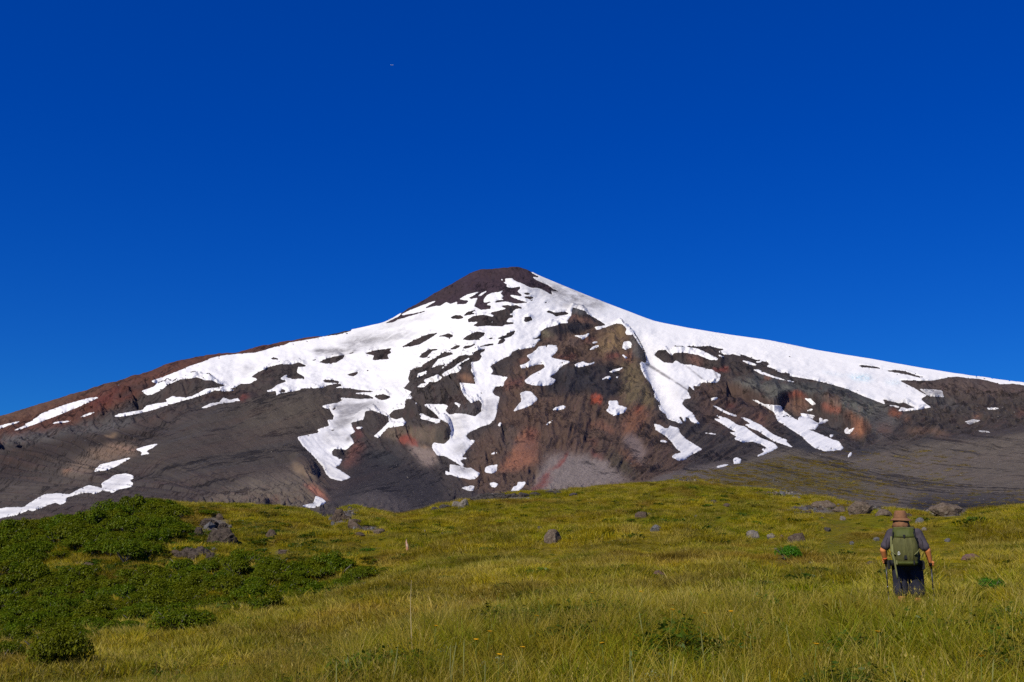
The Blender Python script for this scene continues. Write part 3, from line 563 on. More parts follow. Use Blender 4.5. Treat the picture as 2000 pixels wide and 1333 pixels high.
raise_(T4([(1480,1100),(1700,980),(1850,1000),(2050,1150),(1700,1240)]), 16, 10)
raise_(MOUND, 26, 2.5, [(1180,985),(1300,925),(1540,860),(1700,880),(1860,850),(2240,820),(2240,1200),(1180,1200)], 14)
raise_(G([(320,1110),(360,1080),(410,1110),(400,1150),(340,1170)]), 12, 1.5)
raise_(G([(840,890),(960,860),(1060,900),(1200,910),(1300,980),(1100,930),(940,920)]), 12, 1.5)
raise_(G([(1530,1190),(1640,1200),(1720,1130),(1860,1140),(1720,1220),(1580,1270)]), -5, 1.5); raise_(G([(1540,1170),(1640,1170),(1700,1110),(1860,1125),(1700,1160)]), 6, 1.5)
raise_(G([(680,690),(740,690),(800,740),(820,790),(760,790),(690,760)]), 14, 2); raise_(G([(1050,470),(1200,420),(1350,380),(1700,420),(1400,480),(1150,490)]), 16, 3)
raise_(G([(780,420),(1000,430),(1050,480),(1040,560),(950,500)]), 10, 2)
raise_(B([(830,1330),(840,1150),(940,1130),(1120,1110),(1180,1125),(1110,1160)]), 3, 1.5)
for p in ROCKS[1:]: raise_(p, 9, 2.0)
RELIEF = relief
LOOSE = [D([(-150,700),(200,720),(400,800),(660,1000),(-300,1080)]), B([(1160,930),(1300,700),(1420,560),(1540,600),(1560,800),(1400,880)]), [(640,990),(640,930),(690,875),(760,880),(860,930),(880,1000)], D([(560,560),(700,540),(820,720),(760,850),(640,720)]),
         B([(280,650),(510,690),(580,760),(540,850),(420,840),(320,720)]), E([(1190,1060),(1340,1180),(1560,1330),(1300,1310)]), G([(560,700),(680,680),(780,860),(700,960),(560,1010),(500,900)])]

BLOCKY = np.zeros((RH, RW), np.float32)
for p in [[(-240,890),(120,860),(330,850),(330,900),(100,940),(-240,960)], [(140,800),(300,740),(320,760),(200,830)], [(380,770),(480,765),(470,790),(380,800)], G([(780,560),(1500,480),(2300,600),(2300,900),(1500,980),(900,980)]),
          T4([(400,1020),(1050,980),(1050,1110),(400,1120)]), A([(280,1000),(1000,860),(950,1330),(300,1400)]), B([(0,600),(700,430),(1000,210),(850,-50),(300,0),(100,300)]), E([(300,560),(1000,820),(1100,1030),(700,960),(200,800)])]:
    v, k = soft(p, 7); BLOCKY[v] = np.maximum(BLOCKY[v], k)
# ------------------------------------------------------------------ the ground: height over azimuth and distance
SKY_AZ, SKY_E = px_to_ae(*np.array(SKYLINE).T)
CREST = [(-300,1075),(-100,1050),(0,1034),(100,1018),(220,1002),(280,985),(310,980),(345,985),(380,989),(430,990),(560,992),(600,1000),(616,1012),(630,1019),(652,1012),(668,994),(690,992),(730,1000),(770,1008),(820,998),
    (870,986),(930,978),(1000,966),(1100,957),(1200,952),(1300,941),(1340,938),(1400,948),(1500,960),(1600,972),(1660,985),(1720,994),(1780,1002),(1840,1007),(1900,1003),(1950,998),(2000,992),(2100,985),(2300,985)]
CR_AZ, CR_E = px_to_ae(*np.array(CREST).T)

def curve(pts):
    a, e = px_to_ae(*np.array(pts, float).T); return a, e
# (table of distance over px, table of py over px): lines of equal rank along the ground, near to far
XS = np.array([-300, 0, 150, 300, 450, 600, 750, 900, 1050, 1200, 1400, 1600, 1775, 2000, 2300], float)
RANK = [
    # r                                                                          py
    ([9.0]*15,                                                                   [1500,1480,1470,1460,1440,1420,1405,1395,1390,1385,1385,1385,1385,1385,1390]),
    ([13.5]*15,                                                                  [1440,1425,1420,1410,1380,1330,1275,1245,1235,1228,1222,1224,1228,1226,1230]),
    ([16]*15,                                                                    [1410,1400,1392,1385,1360,1310,1252,1222,1204,1198,1196,1200,1212,1208,1215]),
    ([22]*15,                                                                    [1365,1360,1352,1345,1330,1308,1276,1250,1222,1212,1204,1200,1196,1192,1196]),
    ([32]*15,                                                                    [1308,1300,1290,1276,1258,1238,1212,1190,1166,1156,1146,1138,1136,1134,1136]),
    ([46,46,46,46,46,46,46,46,46,47,48,48,48,48,48],                             [1272,1266,1252,1216,1198,1180,1142,1122,1108,1104,1099,1092,1088,1084,1084]),
    ([58,58,58,58,58,58,58,58,60,62,64,64,64,64,64],                             [1278,1274,1262,1228,1206,1186,1146,1114,1096,1085,1078,1070,1066,1060,1060]),
    ([75,75,75,75,75,78,80,82,85,88,90,90,90,90,90],                             [1215,1212,1190,1168,1150,1130,1096,1072,1056,1046,1042,1040,1038,1032,1032]),
    ([112,112,112,112,115,118,120,125,130,135,135,130,125,120,120],              [1130,1115,1085,1060,1050,1048,1044,1030,1016,1004,1000,1010,1022,1015,1012]),
]
CREST_R = ([150,150,150,155,158,160,170,185,200,215,225,200,170,155,155])

def col_tables(az):
    """radius and elevation tangent of every rank for azimuths az"""
    rs, es = [np.full_like(az, 2.0)], [np.full_like(az, -1.62 / 2.0)]
    a0, _ = px_to_ae(XS, np.full_like(XS, 1150.0))
    for r, py in RANK:
        a, e = px_to_ae(XS, np.array(py, float))
        rs.append(np.interp(az, a, r)); es.append(np.interp(az, a, e))
    rs.append(np.interp(az, a0, CREST_R)); es.append(np.interp(az, CR_AZ, CR_E))
    return np.array(rs), np.array(es)

def pchip_eval(X, Y, x):
    """monotone cubic through (X, Y) per column; X, Y (k, n); x (m, n)"""
    h = np.diff(X, axis=0); d = np.diff(Y, axis=0) / h
    mm = np.zeros_like(Y); mm[0] = d[0]; mm[-1] = d[-1]
    w1 = 2 * h[1:] + h[:-1]; w2 = h[1:] + 2 * h[:-1]
    same = d[1:] * d[:-1] > 0
    with np.errstate(divide='ignore', invalid='ignore'):
        hm = (w1 + w2) / (w1 / d[:-1] + w2 / d[1:])
    mm[1:-1] = np.where(same, hm, 0)
    out = np.zeros_like(x); k = len(X)
    for i in range(k - 1):
        inn = (x >= X[i]) & (x < X[i + 1]) if i < k - 2 else (x >= X[i])
        t = np.clip((x - X[i]) / h[i], 0, 1)
        t2, t3 = t * t, t * t * t
        v = (2*t3 - 3*t2 + 1) * Y[i] + (t3 - 2*t2 + t) * h[i] * mm[i] + (-2*t3 + 3*t2) * Y[i+1] + (t3 - t2) * h[i] * mm[i+1]
        out = np.where(inn, v, out)
    return out

# near ground, fine fan in front of the camera
M_AZ = np.linspace(R(-36), R(36), 861)
M_R = np.geomspace(2.0, 330.0, 400)
rs, es = col_tables(M_AZ)
kern = np.exp(-0.5 * (np.arange(-9, 10) / 2.6) ** 2); kern /= kern.sum()
wide = np.exp(-0.5 * (np.arange(-60, 61) / 22.0) ** 2); wide /= wide.sum()
for row in list(es[:-1]) + list(rs): row[:] = np.convolve(np.pad(row, 60, mode='edge'), wide, 'valid')
es[-1] = np.convolve(np.pad(es[-1], 9, mode='edge'), kern, 'valid')
es[-1] += 0.0011 * fbm(M_AZ * 60, M_AZ * 0, 3, 91)
last_e, last_r = es[-1], rs[-1]
rs = np.vstack([rs, last_r + 45, last_r + 250]); es = np.vstack([es, last_e - 0.012, last_e - 0.016])
Rm = np.repeat(M_R[:, None], len(M_AZ), 1); Am = np.repeat(M_AZ[None, :], len(M_R), 0)
Em = pchip_eval(np.log(rs), es, np.log(Rm))
MX, MY = Rm * np.sin(Am), Rm * np.cos(Am)
MZ = Em * Rm
lf = smooth(14, 40, Rm); lf2 = smooth(40, 90, Rm)
tame = 1 - .65 * smooth(.7, 1.0, Rm / last_r[None, :])            # the crest keeps its line
MZ += 0.05 * fbm(MX / 1.1, MY / 1.1, 3, 11) + 0.26 * lf * fbm(MX / 3.4, MY / 4.6, 3, 21) + 2.0 * lf2 * tame * fbm(MX / 12.0, MY / 15.0, 3, 31) + 0.32 * lf2 * tame * fbm(MX / 3.6, MY / 6.0, 2, 41)

def lookup(grid, az, r):
    u = np.clip((az - M_AZ[0]) / (M_AZ[1] - M_AZ[0]), 0, len(M_AZ) - 1.001)
    v = np.clip(np.log(r / M_R[0]) / np.log(M_R[1] / M_R[0]), 0, len(M_R) - 1.001)
    i = u.astype(int); j = v.astype(int); fu = u - i; fv = v - j
    return (grid[j, i] * (1 - fu) + grid[j, i + 1] * fu) * (1 - fv) + (grid[j + 1, i] * (1 - fu) + grid[j + 1, i + 1] * fu) * fv

def ground(px, py):
    """the point of the meadow seen at a pixel"""
    az, e = px_to_ae(px, py); az = float(az); e = float(e)
    u = np.clip((az - M_AZ[0]) / (M_AZ[1] - M_AZ[0]), 0, len(M_AZ) - 1.001); i = int(u); f = u - i
    zz = (MZ[:, i] * (1 - f) + MZ[:, i + 1] * f); ee = zz / M_R
    k = np.argmax(ee >= e) if (ee >= e).any() else int(np.argmax(ee))
    if k > 0 and ee[k] >= e:
        t = (e - ee[k - 1]) / max(1e-9, ee[k] - ee[k - 1]); r = M_R[k - 1] + t * (M_R[k] - M_R[k - 1])
    else: r = M_R[k]
    z = float(lookup(MZ, np.array([az]), np.array([r]))[0])
    return Vector((r * math.sin(az), r * math.cos(az), z)), r

def ground_at(px, r):
    az = float(px_to_ae(px, 1150.0)[0])
    return Vector((r * math.sin(az), r * math.cos(az), float(lookup(MZ, np.array([az]), np.array([float(r)]))[0])))

# colour of the meadow: greenness, dry straw, rusty moss, bare gravel
MPX, MPY = ae_to_px(Am, MZ / Rm)
def meadow_tone(x, y, px, py, r):
    g = 0.46 + 0.80 * fbm(x / 12.0, y / 17.0, 3, 51) + 0.40 * fbm(x / 3.2, y / 5.0, 3, 61)
    rust = smooth(0.05, 0.55, fbm(x / 11.0 + 40, y / 19.0, 3, 71) + 0.3 * fbm(x / 2.7, y / 4, 2, 73))
    bare = np.zeros_like(g)
    for cx, cy, sx, sy, w in BARE:
        bare = np.maximum(bare, w * np.exp(-((px - cx) / sx) ** 2 - ((py - cy) / sy) ** 2))
    bare = smooth(0.35, 0.75, bare + 0.25 * fbm(x / 4.0, y / 7.0, 3, 81))
    return np.clip(g, 0, 1), np.clip(rust, 0, 1), bare
BARE = [(420,1030,38,26,1.0),(385,1082,50,18,.9),(520,1100,36,10,.6),(560,1080,30,10,.6),(720,1035,40,9,.9),(665,1010,26,16,1.1),(690,1000,24,10,.7),(950,972,110,7,1.0),(1080,958,60,4,.9),(1254,1004,16,7,.8),
    (1580,995,70,12,.85),(1690,992,90,10,.8),(1850,1004,60,9,.8),(1400,945,90,7,.6),(1560,965,120,9,.75),(1700,985,80,10,.7),(1054,1034,14,9,.7),(170,1102,24,8,.7),(1340,940,60,5,.7)]
Gm, Um, Bm = meadow_tone(MX, MY, MPX, MPY, Rm)
Bm = np.maximum(Bm, smooth(0, 14, Rm - np.repeat(last_r[None, :], len(M_R), 0) - 8))
# ring of plain ground all round, so that the place goes on behind and beside the picture
nz = [len(M_AZ)]
me_co = np.stack([MX, MY, MZ], -1).reshape(-1, 3)
ff, lt = grid_faces(len(M_R), len(M_AZ))
meadow_mesh = mesh_np('meadow', me_co, ff, lt, None)
for nm, arr in (('green', Gm), ('rust', Um), ('bare', Bm)): point_attr(meadow_mesh, nm, arr.ravel())
meadow = tag(link(bpy.data.objects.new('meadow', meadow_mesh)), 'grassy foreground hillside sloping up to the volcano', kind='structure')
# the rest of the slope, beside and behind the camera
S_AZ = np.concatenate([np.linspace(R(36), R(324), 97)])
S_R = np.geomspace(2.0, 330.0, 60)
ez = np.stack([np.interp(np.log(S_R), np.log(M_R), MZ[:, -1]), np.interp(np.log(S_R), np.log(M_R), MZ[:, 0])], 1)
t = ((S_AZ - S_AZ[0]) / (S_AZ[-1] - S_AZ[0]))[None, :]
flat = -1.62 - 0.12 * S_R[:, None] * np.ones_like(t)
k = smooth(0, 0.22, t); k2 = smooth(1, 0.78, t)
SZ = np.where(t < .5, ez[:, :1] * (1 - k) + flat * k, ez[:, 1:] * (1 - k2) + flat * k2)
sx_, sy_ = S_R[:, None] * np.sin(S_AZ), S_R[:, None] * np.cos(S_AZ)
f2, l2 = grid_faces(len(S_R), len(S_AZ))
slope_mesh = mesh_np('lower_slope', np.stack([sx_, sy_, SZ], -1).reshape(-1, 3), f2, l2, None)
a_, b_, c_ = meadow_tone(sx_, sy_, sx_ * 0 - 9999, sy_ * 0, sx_)
for nm, arr in (('green', a_), ('rust', b_), ('bare', c_)): point_attr(slope_mesh, nm, arr.ravel())
lower_slope = tag(link(bpy.data.objects.new('hillside', slope_mesh)), kind='structure')
ctr = np.vstack([[0, 0, -1.62], np.stack([2 * np.sin(np.linspace(0, 2 * math.pi, 49)[:-1]), 2 * np.cos(np.linspace(0, 2 * math.pi, 49)[:-1]), np.full(48, -1.62)], -1)])
cf = np.array([[0, 1 + (i + 1) % 48, 1 + i] for i in range(48)]).ravel()
underfoot_mesh = mesh_np('ground', ctr, cf, np.full(48, 3), None)
for nm in ('green', 'rust', 'bare'): point_attr(underfoot_mesh, nm, np.full(49, .3 if nm == 'green' else 0))
underfoot = tag(link(bpy.data.objects.new('ground', underfoot_mesh)), kind='structure')

# ------------------------------------------------------------------ the volcano
V_AZ = np.linspace(R(-34), R(34), 1480)
NV = 500
tt = np.linspace(0, 1, NV)
def gsm(v, sg):
    k = np.exp(-0.5 * (np.arange(-4 * sg, 4 * sg + 1) / sg) ** 2); k /= k.sum()
    return np.convolve(np.pad(v, 4 * sg, mode='edge'), k, 'valid')
Vsky = gsm(np.interp(V_AZ, SKY_AZ, SKY_E), 3)
Vcrest = np.interp(V_AZ, CR_AZ, CR_E); Vcr = np.interp(V_AZ, px_to_ae(XS, np.full_like(XS, 1150.0))[0], CREST_R)
Vr0 = gsm(Vcr + 40, 60); Ve0 = gsm(Vcrest - 0.013, 45)
Vr1 = 5450 * np.cos(V_AZ) * np.where(np.abs(V_AZ) > R(27), 1, 1)
VR = Vr0[None, :] + (Vr1 - Vr0)[None, :] * (tt[:, None] ** 1.12)
VE = Ve0[None, :] + (Vsky - Ve0)[None, :] * tt[:, None]
VA = np.repeat(V_AZ[None, :], NV, 0)
VX, VY = VR * np.sin(VA), VR * np.cos(VA)
qpx, qpy = ae_to_px(VA, VE)
Hn = sample(RELIEF, qpx, qpy)
sn = np.clip(sample(SNOW_NEAR, qpx, qpy), 0, 1)
rocky = 1 - 0.88 * sn
edge = smooth(0.0, 0.10, 1 - tt)[:, None]                 # keep the skyline where it is
low = smooth(0.0, 0.12, tt)[:, None]
loose = np.clip(sample(blur(fill(MOUND), 8) + blur(fill([(280,880),(400,800),(560,768),(640,768),(620,900),(560,960),(300,930)]), 12) + sum(soft_full(q, 5) for q in LOOSE), qpx, qpy), 0, 1)
amp = rocky * (0.25 + 0.75 * edge) * (1 - 0.90 * loose) * (0.15 + 0.85 * low)
dsc = np.clip(VR / 3200.0, 0.02, 1.3)               # relief shrinks towards the near, lower ground
U = 5450 * VA; W = 5450 * VE                                # slope coordinates: across, and up the slope (foreshortened)
kU = 1.0 / np.clip(dsc, 0.2, 1) ** 0.35
U, W = U * kU, W * kU
wx = 18 * perlin(U / 70, W / 70, 201); wy = 18 * perlin(U / 70, W / 70, 202)
n1 = ridged((U + wx) / 210 + 3, (W + wy) / 150, 3, 101) - 0.55
n2 = fbm((U + wx) / 58 + .5 * (W + wy) / 58, (W + wy) / 34, 6, 111, 0.60)            # layered, broken lava
nb = ridged((U + wx) / 88 + .35 * W / 88, (W + wy) / 120, 2, 115) - .5      # ribs running down the slope
n4 = fbm(U / 8.5, W / 5.5, 2, 131)
gul = perlin(U / 34 + 0.0, W / 260, 141)                       # gullies running downhill
wall = sample(soft_full(E([(1100,760),(1200,715),(1300,705),(1440,725),(1540,740),(1720,850),(1800,900),(1960,960),(2060,1060),(2060,1160),(1990,1160),(1950,1080),(1850,980),(1700,900),(1500,860),(1300,760),(1180,770)]), 3), qpx, qpy)
cols = wall * (np.abs(perlin(U / 17, W / 300, 211)) + .5 * np.abs(perlin(U / 8, W / 200, 212)))
blk = np.clip(sample(BLOCKY, qpx, qpy), 0, 1)
step = blk * (smooth(.0, .10, perlin(U / 46, (W + wy) / 20, 221)) * 8 + smooth(.0, .10, perlin(U / 20, (W + wy) / 9, 222)) * 3.5)
VZ = VE * VR + dsc * Hn * (0.35 + 0.65 * edge) + amp * dsc * (24 * n1 + 11 * nb + 14 * n2 + 2.2 * n4 + 3.0 * gul + 9 * cols + step) + dsc * (1 - rocky) * edge * (9 * fbm(U / 120, W / 60, 3, 151) + 1.6 * fbm(U / 30, W / 16, 2, 161))
# cracked ice of the glacier on the right
ice = sample(sum(soft_full(p, s) for p, s in [(G([(300,370),(480,370),(560,420),(400,430),(320,410)]), 3), (G([(620,430),(780,410),(800,470),(660,465)]), 3), (G([(20,330),(240,370),(230,385),(40,350)]), 2),
    (E([(200,190),(560,180),(680,235),(400,230)]), 4), (E([(850,240),(1330,300),(1250,330),(900,270)]), 3), (E([(930,340),(1040,350),(1010,390),(940,370)]), 3), (G([(830,530),(930,535),(900,565),(840,555)]), 2)]), qpx, qpy)
VZ += dsc * np.clip(ice, 0, 1) * 7 * np.abs(perlin(VX / 13, VY / 40, 171))
fpx, fpy = ae_to_px(VA, VZ / VR)
fpx = fpx + 3.0 * perlin(U / 16, W / 12, 231) + 5 * perlin(U / 60, W / 40, 232); fpy = fpy + 2.5 * perlin(U / 16, W / 12, 233) + 4 * perlin(U / 60, W / 40, 234)
VC = [sample(ROCKCOL[..., k], fpx, fpy) * (0.645, 0.590, 0.530)[k] for k in range(3)]
lum = .35 * VC[0] + .5 * VC[1] + .15 * VC[2]
mos = np.exp((.62 - .25 * np.clip(loose, 0, 1)) * fbm((U + wx) / 13 + .3 * W / 13, (W + wy) / 9, 5, 241, .72) + .25 * fbm(U / 60, W / 38, 3, 251))      # blocks and bands of different lava
rusty = .38 * smooth(.08, .42, fbm((U + wx) / 34, (W + wy) / 20, 4, 261, .6)) * (1 - .8 * np.clip(loose, 0, 1))
VC = [c * np.clip(3.35 * np.sqrt(lum), .58, .98) * mos for c in VC]    # fresh lava is far darker than scree
lum2 = .35 * VC[0] + .5 * VC[1] + .15 * VC[2]
VC = [c * (1 - rusty) + rusty * lum2 * k for c, k in zip(VC, (1.55, .88, .72))]
back = np.linspace(0, 1, 10)[1:]
BR = Vr1[None, :] + 3500 * back[:, None]
BZ = VZ[-1][None, :] * (1 - 0.9 * back[:, None])
AX = np.vstack([VX, BR * np.sin(V_AZ)]); AY = np.vstack([VY, BR * np.cos(V_AZ)]); AZ_ = np.vstack([VZ, BZ])
vf, vl = grid_faces(NV + 9, len(V_AZ))
volcano_mesh = mesh_np('volcano', np.stack([AX, AY, AZ_], -1).reshape(-1, 3), vf, vl, None)
vc = np.zeros((NV + 9, len(V_AZ), 4), np.float32); vc[..., 3] = 1
for k in range(3): vc[:NV, :, k] = VC[k]; vc[NV:, :, k] = VC[k][-1]
point_attr(volcano_mesh, 'rock_colour', vc.reshape(-1, 4), 'FLOAT_COLOR')
volcano = tag(link(bpy.data.objects.new('volcano', volcano_mesh)), 'snow capped volcano of dark lava with red and brown rock on its flanks', kind='structure')
# lowland far around
lr = np.array([300.0, 900, 4000, 30000]); la = np.linspace(0, 2 * math.pi, 97)[:-1]
lf_, ll_ = grid_faces(4, 96, True)
low_mesh = mesh_np('lowland', np.stack([lr[:, None] * np.sin(la), lr[:, None] * np.cos(la), np.full((4, 96), -46.0)], -1).reshape(-1, 3), lf_, ll_, None)
lowland = tag(link(bpy.data.objects.new('lowland', low_mesh)), kind='structure')

# ------------------------------------------------------------------ snow lying on the volcano, with its own thickness
erow = np.arange(px_to_ae(1000, 1020)[1], px_to_ae(1000, 512)[1], 1.15 / F)
SC = np.arange(0, len(V_AZ)); NE = len(erow)
ev = VZ / VR
run = np.maximum.accumulate(ev, axis=0) + np.linspace(0, 1e-6, NV)[:, None]
SR = np.empty((NE, len(SC)))
for j in SC:
    SR[:, j] = np.interp(erow, run[:, j], VR[:, j])
above = erow[:, None] > run[-1][None, :]
EE = np.minimum(erow[:, None], run[-1][None, :])
SA = np.repeat(V_AZ[None, :], NE, 0)
spx, spy = ae_to_px(SA, EE)
S = sample(SNOW_S, spx, spy)
off = np.clip(SR / 3200, 0.05, 1.2) * (0.3 + 2.2 * smooth(0.0, 0.42, S))
# height of the real surface at the hit point
fi = np.empty_like(SR)
for j in SC: fi[:, j] = np.interp(SR[:, j], VR[:, j], np.arange(NV))
i0 = np.clip(fi.astype(int), 0, NV - 2); fr = fi - i0; jj = np.repeat(SC[None, :], NE, 0)
hz = VZ[i0, jj] * (1 - fr) + VZ[i0 + 1, jj] * fr
PX3 = np.stack([SR * np.sin(SA), SR * np.cos(SA), hz + off], -1)
PG3 = np.stack([SR * np.sin(SA), SR * np.cos(SA), hz + 0.02 * np.clip(SR / 3200, 0.1, 1)], -1)
dmap = sample(DIRT, spx, spy)
imap = sample(sum(soft_full(p, s) for p, s in [(G([(300,370),(480,370),(560,420),(400,430),(320,410)]), 3), (G([(620,430),(780,410),(800,470),(660,465)]), 3), (G([(20,330),(240,370),(230,385),(40,350)]), 2),
    (E([(1740,560),(2000,570),(2000,640),(1840,620)]), 3)]), spx, spy)
best = np.full((RH, RW), 0.04, np.float32); idm = np.zeros((RH, RW), np.int16)
for k, (poly, lab) in enumerate(SNOW):
    if lab is None: k = 0
    v, q = soft(poly, 2.0)
    w = q > best[v]
    best[v] = np.where(w, q, best[v]); idm[v] = np.where(w, k, idm[v])
gid = idm[np.clip((spy - RY0).astype(int), 0, RH - 1), np.clip((spx - RX0).astype(int), 0, RW - 1)]
N_ = NE * len(SC)
ii, j2 = np.mgrid[0:NE - 1, 0:len(SC) - 1]
q00 = (ii * len(SC) + j2).ravel(); q01 = q00 + 1; q10 = q00 + len(SC); q11 = q10 + 1
Sf, Rf, Af, Gf = S.ravel(), SR.ravel(), above.ravel(), gid.ravel()
qmax = np.maximum.reduce([Sf[q00], Sf[q01], Sf[q10], Sf[q11]])
span = np.maximum.reduce([Rf[q00], Rf[q01], Rf[q10], Rf[q11]]) - np.minimum.reduce([Rf[q00], Rf[q01], Rf[q10], Rf[q11]])
ok = (qmax > 0) & (span < 320) & ~(Af[q00] & Af[q01])
q00, q01, q10, q11 = (q[ok] for q in (q00, q01, q10, q11))
tri = np.concatenate([np.stack([q00, q01, q11], 1), np.stack([q00, q11, q10], 1)])
ins = Sf[tri] > 0; cnt = ins.sum(1)
grp = np.where(ins[:, 0], Gf[tri[:, 0]], np.where(ins[:, 1], Gf[tri[:, 1]], Gf[tri[:, 2]]))
def rot(t, k): return np.stack([t[np.arange(len(t)), (k + c) % 3] for c in range(3)], 1)
t3 = tri[cnt == 3]; g3 = grp[cnt == 3]
m1 = cnt == 1; t1 = rot(tri[m1], np.argmax(ins[m1], 1)); g1 = grp[m1]
m2 = cnt == 2; t2 = rot(tri[m2], np.argmin(ins[m2], 1)); g2 = grp[m2]
def ekey(a, b): return np.minimum(a, b).astype(np.int64) * N_ + np.maximum(a, b)
k1a, k1b = ekey(t1[:, 0], t1[:, 1]), ekey(t1[:, 0], t1[:, 2])
k2a, k2b = ekey(t2[:, 0], t2[:, 1]), ekey(t2[:, 0], t2[:, 2])
uk, inv = np.unique(np.concatenate([k1a, k1b, k2a, k2b]), return_inverse=True)
va, vb = uk // N_, uk % N_
tq = (Sf[va] / (Sf[va] - Sf[vb] + 1e-12))[:, None]
Pg = PG3.reshape(-1, 3)
Pedge = Pg[va] * (1 - tq) + Pg[vb] * tq
allP = np.vstack([PX3.reshape(-1, 3), Pedge])
dA = np.concatenate([dmap.ravel(), (dmap.ravel()[va] + dmap.ravel()[vb]) * .5]); iA = np.concatenate([imap.ravel(), imap.ravel()[va]])
n1_, n2_ = len(t1), len(t2); inv = inv + N_
e1a, e1b, e2a, e2b = inv[:n1_], inv[n1_:2*n1_], inv[2*n1_:2*n1_+n2_], inv[2*n1_+n2_:]
T_all = np.vstack([t3, np.stack([t1[:, 0], e1a, e1b], 1), np.stack([e2a, t2[:, 1], t2[:, 2]], 1), np.stack([e2a, t2[:, 2], e2b], 1)])
G_all = np.concatenate([g3, g1, g2, g2])

def snow_object(name, k):
    t = T_all[G_all == k]
    if len(t) < 3: return None
    u, iv = np.unique(t, return_inverse=True)
    P = allP[u]
    base = np.zeros(3) if k == 0 else P.mean(0)
    me = mesh_np(name, P - base, iv.astype(np.int32), np.full(len(t), 3, np.int32), SNOW_MAT)
    point_attr(me, 'dirt', dA[u]); point_attr(me, 'ice', iA[u])
    o = link(bpy.data.objects.new(name, me)); o.location = base
    return o

# ------------------------------------------------------------------ materials of the ground, the rock and the snow
def make_snow():
    t = NT('old_snow'); geo = t.new('ShaderNodeNewGeometry').outputs['Position']
    mp = t.new('ShaderNodeMapping'); mp.inputs['Rotation'].default_value = (0, 0, 0.12); mp.inputs['Scale'].default_value = (.7, 0.12, 0.9); t.link(geo, mp.inputs[0])
    a = t.noise(mp.outputs[0], 0.02, 5, .65, .6); b = t.noise(geo, 0.11, 4, .6)
    d = t.attr('dirt').outputs['Fac']
    streak = t.ramp(a, [(0.36, 0.0), (0.62, 1.0)])
    fac = t.math('MULTIPLY', d, t.math('ADD', 0.45, t.math('MULTIPLY', streak, 1.3))); fac = t.math('MINIMUM', t.math('MULTIPLY', fac, t.math('ADD', .45, b)), 0.88)
    base = t.mix(t.math('MULTIPLY', streak, .3), (.80, .775, .725), (.67, .65, .61))
    c = t.mix(fac, base, (.20, .185, .175))
    cr = t.ramp(t.noise(geo, 0.10, 3, .7), [(0.46, 1.0), (0.55, 0.0)])
    c = t.mix(t.math('MULTIPLY', t.math('MULTIPLY', t.attr('ice').outputs['Fac'], cr), .60), c, (.45, .60, .64))
    nb = t.bump(t.math('ADD', t.math('MULTIPLY', t.noise(mp.outputs[0], 0.035, 4, .6), 1.0), t.math('MULTIPLY', b, .35)), 0.55, 6.0)
    t.principled(c, .75, .15, nb)
    return t.m
SNOW_MAT = make_snow()

def make_rock():
    t = NT('volcanic_rock'); geo = t.new('ShaderNodeNewGeometry').outputs['Position']
    mp = t.new('ShaderNodeMapping'); mp.inputs['Scale'].default_value = (1, .12, .45); t.link(geo, mp.inputs[0]); geo = mp.outputs[0]      # drawn out down the slope
    c0 = t.attr('rock_colour').outputs['Color']
    n1 = t.noise(geo, 0.012, 6, .62); n2 = t.noise(geo, 0.055, 6, .72); n3 = t.noise(geo, 0.30, 4, .75)
    f = t.math('ADD', t.math('ADD', t.math('MULTIPLY', n1, .75), t.math('MULTIPLY', n2, .85)), t.math('MULTIPLY', n3, .55))
    g = t.ramp(f, [(0.82, 0.34), (1.07, 0.95), (1.32, 2.0)])
    c = t.mix(1.0, c0, g, 'MULTIPLY')
    # mineral tints
    c = t.mix(t.math('MULTIPLY', t.ramp(t.noise(geo, 0.006, 5, .6, .8), [(0.54, 0.0), (0.68, 1.0)]), .14), c, (.125, .062, .043))
    c = t.mix(t.math('MULTIPLY', t.ramp(t.noise(geo, 0.009, 5, .65, .5), [(0.58, 0.0), (0.70, 1.0)]), .2), c, (.085, .083, .084))
    # scattered paler stones
    v = t.new('ShaderNodeTexVoronoi'); v.inputs['Scale'].default_value = 0.20; t.link(geo, v.inputs['Vector'])
    st = t.ramp(v.outputs['Distance'], [(0.10, 1.0), (0.22, 0.0)])
    rc = t.ramp(v.outputs['Color'], [(0.60, 0.0), (0.85, 1.0)])
    c = t.mix(t.math('MULTIPLY', t.math('MULTIPLY', st, rc), .32), c, (.17, .15, .135))
    h = t.math('ADD', t.math('MULTIPLY', n2, 1.0), t.math('MULTIPLY', n3, .5))
    t.principled(c, .95, .12, t.bump(h, .75, 7.0))
    return t.m
volcano_mesh.materials.append(make_rock())

def make_turf():
    t = NT('turf'); geo = t.new('ShaderNodeNewGeometry').outputs['Position']
    gr, ru, ba = (t.attr(n).outputs['Fac'] for n in ('green', 'rust', 'bare'))
    n = t.noise(geo, 1.7, 5, .65); n2 = t.noise(geo, 9.0, 3, .7); n3 = t.noise(geo, .35, 4, .6)
    c = t.mix(gr, (.180, .128, .008), (.085, .100, .003))
    c = t.mix(t.math('MULTIPLY', ru, .45), c, (.125, .066, .018))
    c = t.mix(1.0, c, t.ramp(t.math('ADD', t.math('MULTIPLY', n, .6), t.math('MULTIPLY', n2, .4)), [(0.3, 0.45), (0.7, 1.35)]), 'MULTIPLY')
    s = t.mix(n3, (.075, .062, .055), (.145, .122, .105))
    s = t.mix(t.ramp(n2, [(0.5, 0.0), (0.62, .6)]), s, (.19, .175, .16))
    c = t.mix(ba, c, s)
    t.principled(c, .95, .08, t.bump(t.math('ADD', n, t.math('MULTIPLY', n2, .4)), .8, .25))
    return t.m
TURF = make_turf()
for me in (meadow_mesh, slope_mesh, underfoot_mesh): me.materials.append(TURF)
